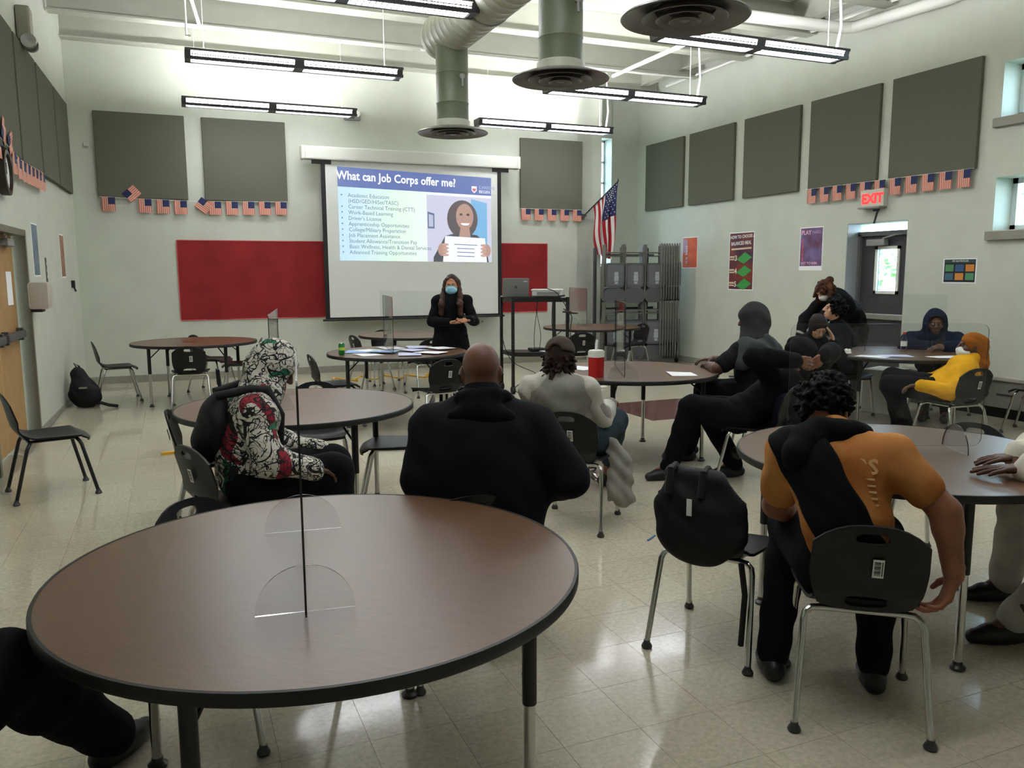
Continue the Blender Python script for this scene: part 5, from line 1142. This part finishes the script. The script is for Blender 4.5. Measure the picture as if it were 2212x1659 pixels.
# sweater hanging from his chair
F = Fld().cap((2.60, 4.52, .52), (2.66, 4.50, .40), .05, .06, .03).cap((2.66, 4.50, .40), (2.66, 4.47, .17), .06, .075, .03).cap((2.6, 4.5, .45), (2.57, 4.46, .2), .04, .05, .03)
ob = fmesh('hanging_sweater', [F.mesh(.012, .012, 30)], C_grey, None); tag(ob, 'grey sweater hanging off the right side of the grey shirted person\'s chair', 'sweater')
# ---- dark grey hood at the right
J = Jd(-48, -.1, head=(4.73, 5.80, 1.20), neck=(4.70, 5.74, 1.04), shR=(4.91, 5.87, .95), shL=(4.50, 5.64, .95), elR=(4.88, 6.12, .80), elL=(4.30, 5.70, .80), wrR=(4.66, 6.25, .81), wrL=(4.40, 5.96, .80), pel=(4.72, 5.72, .58), knR=(4.46, 6.08, .56), knL=(4.30, 5.84, .56), anR=(4.22, 5.98, .1), anL=(4.05, 5.78, .1), hs=1.08)
t = person('person in dark grey hooded jacket over black T-shirt, arm on red jug table', J, SK_D, 'tshirt', 1.15, cloth('navy_black', '#1a1c20'), .36, .02, .004, .03, C_bk, .03, 1, M_black, None, .06, V3(-.8, .55, 0), eyes=False, ag=1.15, lg=1.15)
hood_up(t, J, C_char, 1.12, .004, hole=.85)
F = Fld(); lat, f_, up_ = torso_axes(J); n_ = J['neck']; Rt = np.stack([lat, f_, up_], 1)
F.ell(n_-f_*.1-up_*.13, (.25, .085, .17), Rt, .05).cap(J['shR']-f_*.05, J['shR']-up_*.36-f_*.1, .1, .11, .05).cap(J['shL']-f_*.04+up_*.03, J['shL']-lat*.06-up_*.1-f_*.03, .09, .07, .04).ell(J['pel']-f_*.15+up_*.16+lat*.06, (.2, .05, .26), Rt, .06)
fmesh('draped_jacket', [F.mesh(.014, .012, 22)], cloth('jacket_grey', '#474b4b'), t)
# ---- lounging person with clasped hands
J = Jd(-38, .5, head=(4.53, 5.0, .97), neck=(4.45, 4.96, .835), shR=(4.62, 5.03, .76), shL=(4.25, 4.90, .78), elR=(4.80, 4.92, .99), elL=(3.95, 4.80, 1.0), wrR=(4.60, 4.79, .985), wrL=(4.24, 4.70, .975), pel=(4.06, 5.02, .55), knR=(3.98, 5.42, .53), knL=(3.70, 5.22, .58), anR=(4.08, 5.16, .1), anL=(3.56, 5.30, .1), bow=.04)
J['ftL'] = V3(-.95, .12, 0); J['ftR'] = V3(-.9, .25, 0)
t = person('person lounging back in black with hands clasped behind a black hood', J, SK_B, 'hoodie', 1.05, C_bk, 1.0, .026, .005, .04, C_bk, .028, 1, M_black, None, .1, V3(-.8, .6, 0), eyes=False, lg=1.12, ag=1.1,
           hands={'L': dict(d=V3(.92, -.12, -.18), n=V3(.12, .9, .1), curl=.32, s=1.08, spread=.1), 'R': dict(d=V3(-.75, -.1, -.42), n=V3(-.1, .9, 0), curl=.42, s=1.05, spread=.1)})
hood_up(t, J, C_bk, 1.12, .004)
# coat over the back of the lounger's chair
F = Fld().ell((4.42, 4.82, .50), (.26, .10, .24), None).cap((4.25, 4.78, .62), (4.6, 4.74, .6), .09, .1, .06).cap((4.55, 4.76, .5), (4.62, 4.74, .26), .1, .09, .05)
tag(fmesh('draped_coat', [F.mesh(.016, .012, 18)], cloth('coat_plum', '#1b1824'), None), 'dark plum coat hanging over the lounging person\'s chair', 'coat')
# ---- girl with head down
J = Jd(178, -.62, .12, head=(6.115, 6.46, 1.065), neck=(6.16, 6.56, .94), shR=(5.98, 6.64, .87), shL=(6.34, 6.50, .87), elR=(5.93, 6.50, .65), elL=(6.33, 6.28, .66), wrR=(6.05, 6.30, .62), wrL=(6.205, 6.33, .90), pel=(6.24, 6.66, .57), bow=.04, hs=.95)
t = person('girl with dark tied hair looking down, one hand on her cheek', J, SK_L, 'jacket', .9, C_bk, 1.0, .022, .004, .03, C_bk, .02, 1, M_black, None, 0, pdir(178), hands={'L': dict(d=V3(-.28, .12, .95), n=V3(-.8, .4, .2), curl=.22)})
def tied(F, r, f, up, c, R):
    for q in (-1, 1): F.ell(c+r*q*.066-f*.012-up*.035, (.022, .05, .062), R, .02)
    F.ell(c-f*.04-up*.03, (.074, .06, .085), R, .02)
    F.ell(c-f*.12+up*.01, (.035, .04, .05), R, .02).cap(c-r*.085+up*.0+f*.03, c-r*.09-up*.08+f*.05, .012, .008, .01)
hair(t, J, M_haird, 1.02, .0015, 110, .062, .8, -.13, tied)
# ---- curly haired boy
J = Jd(-82, .22, head=(7.02, 7.18, 1.19), neck=(7.06, 7.17, 1.02), shR=(7.14, 7.36, .93), shL=(7.0, 7.02, .93), elR=(7.0, 7.42, .72), elL=(6.9, 6.86, .72), wrR=(6.80, 7.3, .66), wrL=(6.72, 6.96, .68), pel=(7.2, 7.12, .57))
t = person('boy with black curly hair in profile, black hoodie with a small white tick', J, SK_L, 'hoodie', 1.0, C_bk, 1.0, .024, .004, .04, C_bk, .02, 1, M_black, None, 0, V3(-.85, .1, 0))
curly(t, J, M_hairb, .04, 300, .016, -.06, .04, .45, 3)
lat, f_, up_ = torso_axes(J); p = Vector(J['pel']+(J['neck']-J['pel'])*.7+f_*.1-lat*.1)
# ---- bending person
J = Jd(-118, -.75, head=(7.36, 7.70, 1.40), neck=(7.50, 7.74, 1.33), shR=(7.56, 7.92, 1.27), shL=(7.42, 7.56, 1.25), elR=(7.30, 7.95, 1.03), elL=(7.12, 7.52, 1.0), wrR=(7.12, 7.82, .82), wrL=(6.94, 7.50, .80), pel=(8.0, 7.82, .93), knR=(7.95, 7.93, .5), knL=(7.95, 7.73, .5), anR=(7.98, 7.95, .1), anL=(7.98, 7.72, .1), bow=.06)
t = person('person with auburn hair and white mask bending down by the door', J, SK_L, 'jacket', .95, C_bk, 1.0, .026, .005, .03, C_char, .025, 1, M_black, None, 0, V3(-.9, .1, 0))
def wild(F, r, f, up, c, R):
    for k in range(16):
        a = PI*(k/15-.5); p = c+r*.09*math.sin(a)-f*.03*math.cos(a)+up*.03; F.cap(p, p+f*.09-up*(.06+.05*(k % 3))+r*.03*math.sin(a), .03, .015, .015)
    F.ell(c-f*.13+up*.03, (.05, .06, .05), R, .02)
curly(t, J, M_auburn, .03, 260, .015, -.08, .045, .55, 6, 'hair', .05); hair(t, J, M_auburn, 1.0, .002, 90, .04, .6, -.03, wild, 'hair_strands'); mask(t, J, M_mwhite)
F = Fld()
for s in 'RL': F.cap(J['elalt'] if 'elalt' in J else J['el'+s]+(J['wr'+s]-J['el'+s])*.7, J['wr'+s], .062, .056)
fmesh('grey_cuffs', [F.mesh(.01, .006, 40)], C_grey, t)
# ---- blue hood
J = Jd(-158, -.12, head=(7.83, 6.50, 1.05), neck=(7.88, 6.56, .91), shR=(7.72, 6.72, .85), shL=(8.02, 6.38, .85), elR=(7.52, 6.60, .79), elL=(7.86, 6.06, .80), wrR=(7.62, 6.36, .80), wrL=(7.52, 6.20, .815), pel=(8.0, 6.56, .57), bow=.03)
t = person('person in a navy blue hood leaning on folded arms at the far table', J, SK_M, 'hoodie', 1.1, C_navy, {'R': 1.0, 'L': .85}, .03, .006, .04, C_bk, .02, 1, M_black, None, 0, pdir(-150), ag=1.1, hands={'L': dict(d=V3(-.85, .1, -.25), n=V3(0, .1, -1), curl=.6, s=1.05)})
hood_up(t, J, C_navy, 1.12, .004, hole=.95)
MB().tube([Vector(J['shL']+(J['elL']-J['shL'])*.3)+Vector((-.02, -.08, .03)), Vector(J['shL']+(J['elL']-J['shL'])*.62)+Vector((-.03, -.075, .03))], [.004, .012], 6).build('sleeve_stripe', M_white, t, M=Matrix.Translation(-Vector(t.location)))
# ---- yellow hoodie
J = Jd(-72, .05, head=(6.82, 5.26, .935), neck=(6.80, 5.26, .79), shR=(6.98, 5.42, .745), shL=(6.60, 5.12, .72), elR=(6.78, 5.6, .58), elL=(6.38, 5.06, .545), wrR=(6.5, 5.6, .60), wrL=(6.22, 5.27, .60), pel=(6.56, 5.30, .56), knR=(6.44, 5.80, .60), knL=(6.16, 5.56, .57), anR=(6.62, 5.84, .1), anL=(6.5, 5.62, .1), bow=.03)
t = person('person in a mustard yellow hoodie and orange head wrap leaning back in a chair', J, SK_D, 'hoodie', 1.05, C_yel, 1.0, .026, .006, .04, C_bk, .03, 1, mat('wheat_boot', '#8a5f22', .7), None, .05, V3(-.5, .86, 0), eyes=False, hands={'L': dict(d=V3(-.5, .7, -.1), n=V3(-.2, .2, -1), curl=.5)})
r_, f_, u_ = head_axes(J); c_ = J['head']; Rh = np.stack([r_, f_, u_], 1); M_wrap = cloth('orange_wrap', '#9a5a18')
F = Fld().ell(c_-f_*.012+u_*.028, (.088, .106, .1), Rh).clip(-f_+u_*.9, c_+f_*.055+u_*.01).cap(c_-f_*.09+u_*.03, c_-f_*.1-u_*.16, .055, .06, .04).cap(c_-f_*.1-u_*.16, c_-f_*.09-u_*.3, .06, .045, .03)
fmesh('head_wrap', [F.mesh(.008, .003, 50)], M_wrap, t); mask(t, J, M_mwhite, .012)
a_, b_ = J['shL'], J['elL']; p = a_+(b_-a_)*.55; text('Y', .09, M_black, t, Matrix.Translation(-Vector(t.location)) @ frame(Vector(p)+Vector((-.055, -.062, -.03)), (.75, -.65, -.1), (.25, .1, 1)), 'sleeve_print', bold=.004)
# ---- orange shirt
J = Jd(24, -.6, head=(2.31, 2.39, 1.10), neck=(2.262, 2.275, 1.01), shR=(2.35, 2.085, .965), shL=(2.125, 2.37, .945), elR=(2.435, 1.93, .80), elL=(2.19, 2.50, .70), wrR=(2.44, 1.885, .585), wrL=(2.40, 2.62, .60), pel=(2.27, 2.16, .575), knR=(2.60, 2.36, .565), knL=(2.36, 2.60, .56), anR=(2.46, 2.22, .1), anL=(2.17, 2.46, .1), bow=.07)
J['ftR'] = V3(.62, .78, 0); J['ftL'] = V3(.5, .86, 0)
t = person('man in a faded orange T-shirt with a black sweatshirt slung across his back', J, SK_B, 'tshirt', .98, mat('orange_tie_dye', '#c4884e', .9, spec=.15, hx2='#a0602f', vscale=5, bump=.25, bscale=220), {'R': .29, 'L': .36}, .016, .005, .02, C_bk, .024, 1, M_black, None, .0, pdir(22), eyes=False, bv=.013, hv=.006, ag=1.12, lg=1.05,
           hands={'R': dict(d=V3(-.25, .1, -.95), n=V3(-.7, .5, -.2), curl=.6, s=1.05)})
curly(t, J, M_hairb, .03, 420, .0125, -.075, .03, .5, 9)
lat, f_, up_ = torso_axes(J); ax_ = J['neck']-J['pel']; F = Fld(); add_torso(F, J, .98, .016+.020)
bn = nrm(lat*.87+up_*.49); bp_ = J['pel']+ax_*.62-lat*.055; F.clip(bn, bp_-bn*.098).clip(-bn, bp_+bn*.098).clip(-f_, J['pel']+ax_*.62-f_*.02).clip(up_, J['pel']+ax_*.1)
fmesh('slung_sleeve', [F.mesh(.009, .004, 30)], C_bk, t)
F = Fld()
n_ = J['neck']
for k in range(10):
    a0, a1 = 2*PI*k/10, 2*PI*(k+1)/10; Pn = lambda a: n_+lat*.088*math.cos(a)+f_*.085*math.sin(a)-up_*(-.015+.02*math.sin(a)); F.cap(Pn(a0), Pn(a1), .036, .036, .03)
F.cap(n_-f_*.07, J['shL']+up_*.045-f_*.01, .045, .05, .05).cap(n_-f_*.08-lat*.06, J['shL']+lat*.05-f_*.09-up_*.0, .05, .06, .05)
fmesh('slung_sweatshirt', [F.mesh(.010, .004, 30)], C_bk, t)
M_tan2 = mat('tan_print', '#d9a878', .8)
for k in range(5):
    for sd, base in ((-1, .30), (1, .5)):
        p = J['pel']+ax_*(base+.2-.05*k)-f_*(.155)+lat*(.11*sd if sd > 0 else -.10)
        MB().box((0, 0, 0), (.035, .006, .006)).build('printed_mark', M_tan2, t, M=Matrix.Translation(-Vector(t.location)) @ Matrix.Translation(Vector(p)) @ Matrix.Rotation(math.atan2(lat[1], lat[0]), 4, 'Z'))
text('2S', .075, M_tan2, t, Matrix.Translation(-Vector(t.location)) @ frame(Vector(J['pel']+ax_*.74-f_*.148+lat*.07), lat, up_), 'printed_mark', bold=.002)
# ---- right edge person
J = Jd(-100, -.2, head=(3.72, 2.02, 1.22), neck=(3.78, 1.98, 1.08), shR=(3.82, 2.2, 1.0), shL=(3.70, 1.80, 1.0), elR=(3.62, 2.42, .82), elL=(3.30, 1.93, .845), wrR=(3.40, 2.36, .815), wrL=(3.225, 2.20, .815), pel=(3.93, 2.05, .58), knR=(3.45, 2.35, .56), knL=(3.42, 1.93, .58), anR=(3.75, 2.62, .1), anL=(3.34, 2.28, .11))
J['ftL'] = V3(-.9, .35, 0)
t = person('person at the right edge in cream sleeves and lettered pale sweatpants, hands on the table', J, SK_D, 'sweater', 1.0, C_cream, .97, .03, .007, .04, C_lgrey, .035, .97, M_black, M_white, 0, V3(-.9, .35, 0), bv=.014, ag=1.1,
           hands={'L': dict(d=V3(-.80, .55, -.06), n=V3(0, 0, -1), curl=.10, spread=.55, s=1.05), 'R': dict(d=V3(-.8, .35, -.06), n=V3(0, 0, -1), curl=.12, spread=.3)})
hair(t, J, M_hairb, 1.1, .006, 100)
a_, b_ = Vector(J['knL']), Vector(J['anL']); d_ = (a_-b_).normalized(); nv = Vector((-.92, -.35, -.05)); nv = (nv-d_*nv.dot(d_)).normalized(); w_ = d_.cross(nv)
for k, ch in enumerate('AHUA'):
    p = b_+d_*(.10+.075*k)+nv*.098
    text(ch, .085, mat('sweatpant_print', '#4a473f', .9), t, Matrix.Translation(-Vector(t.location)) @ frame(p+w_*.03, d_, -w_), 'leg_lettering', bold=.003)
# ---- left edge person
J = Jd(60, -.2, head=(-.80, 1.98, 1.26), neck=(-.82, 1.95, 1.1), shR=(-.66, 1.78, 1.02), shL=(-.94, 2.12, 1.02), elR=(-.70, 1.72, .76), elL=(-.98, 2.16, .76), wrR=(-.62, 1.92, .68), wrL=(-.80, 2.2, .68), pel=(-.82, 2.02, .57), knR=(-.46, 2.36, .60), knL=(-.62, 2.48, .58), anR=(-.27, 2.86, .1), anL=(-.75, 2.55, .1))
J['ftR'] = V3(.55, .8, 0)
t = person('person mostly out of frame at the left edge, black trouser leg under the nearest table', J, SK_M, 'sweatshirt', 1.0, C_bk, .97, .022, .004, .03, C_bk, .035, 1, M_black, None, .03, V3(.6, .8, 0), lg=1.15)
hair(t, J, M_hairb, 1.05, .004, 100)
# ---- backpack slung on the chair, backpack by the wall
bk = tag(empty('backpack', (2.0, 2.72, 0)), 'black backpack hung over the back of the chair beside the orange shirt', 'backpack')
dch = V3(.83, .56, 0); sdc = V3(.56, -.83, 0); Rc = np.stack([sdc, dch, V3(0, 0, 1)], 1); c0 = V3(1.985, 2.705, .62)
F = Fld().ell(c0-dch*.03, (.205, .055, .20), Rc).ell(c0-dch*.045-V3(0, 0, .06), (.17, .05, .13), Rc, .03).cap(c0+V3(0, 0, .17)-sdc*.14, c0+V3(0, 0, .17)+sdc*.06, .035, .03, .04); F.sub(c0+V3(0, 0, .0)+dch*.05, (.3, .035, .3), Rc, .01)
Mb = Matrix.Translation(-Vector(bk.location)); fmesh('pack_body', [F.mesh(.010, .006, 24)], M_bag, bk)
for q, zz in ((-.12, .28), (.02, .26)):
    p = c0+sdc*q; MB().tube([p+V3(0, 0, .1)-dch*.08, p+V3(0, 0, .2)-dch*.05, p+V3(0, 0, .205), p+V3(0, 0, .17)+dch*.05], .016, 8).build('shoulder_strap', M_strap, bk, True, M=Mb)
p = c0+sdc*.17; MB().tube([p-V3(0, 0, .17), p-V3(0, 0, .3)+sdc*.02, p-V3(0, 0, .52)+sdc*.01], .012, 6).build('hanging_strap', M_strap, bk, M=Mb)
MB().box((0, 0, 0), (.022, .002, .07), R=Matrix.Rotation(math.atan2(sdc[1], sdc[0]), 3, 'Z')).build('white_tag', M_paper, bk, M=Mb @ Matrix.Translation(Vector(c0-dch*.098-sdc*.02+V3(0, 0, .06))))
bk = tag(empty('backpack', (-1.02, 11.2, 0)), 'black backpack slumped on the floor in the left corner', 'backpack')
F = Fld().ell((-1.06, 11.25, .17), (.18, .15, .17), None).cap((-1.03, 11.25, .12), (-1.12, 11.3, .40), .14, .09, .05).ell((-.99, 11.12, .15), (.14, .09, .13), None, .03).clip((0, 0, 1), (0, 0, .002))
fmesh('pack_body', [F.mesh(.014, .006, 22)], M_bag, bk); Mb = Matrix.Translation(-Vector(bk.location))
MB().tube([(-1.12, 11.3, .47), (-1.16, 11.32, .54), (-1.1, 11.3, .5), (-1.08, 11.28, .45)], .01, 6).build('grab_loop', M_strap, bk, M=Mb)
for dy in (0, -.07): MB().tube([(-.9, 11.12+dy, .07), (-.78, 11.08+dy, .03), (-.68, 11.06+dy, .015)], .014, 6).build('loose_strap', M_strap, bk, M=Mb)
MB().box((-1.05, 11.03, .26), (.09, .01, .02)).build('reflective_patch', M_stl, bk, M=Mb)
bpy.context.view_layer.update()
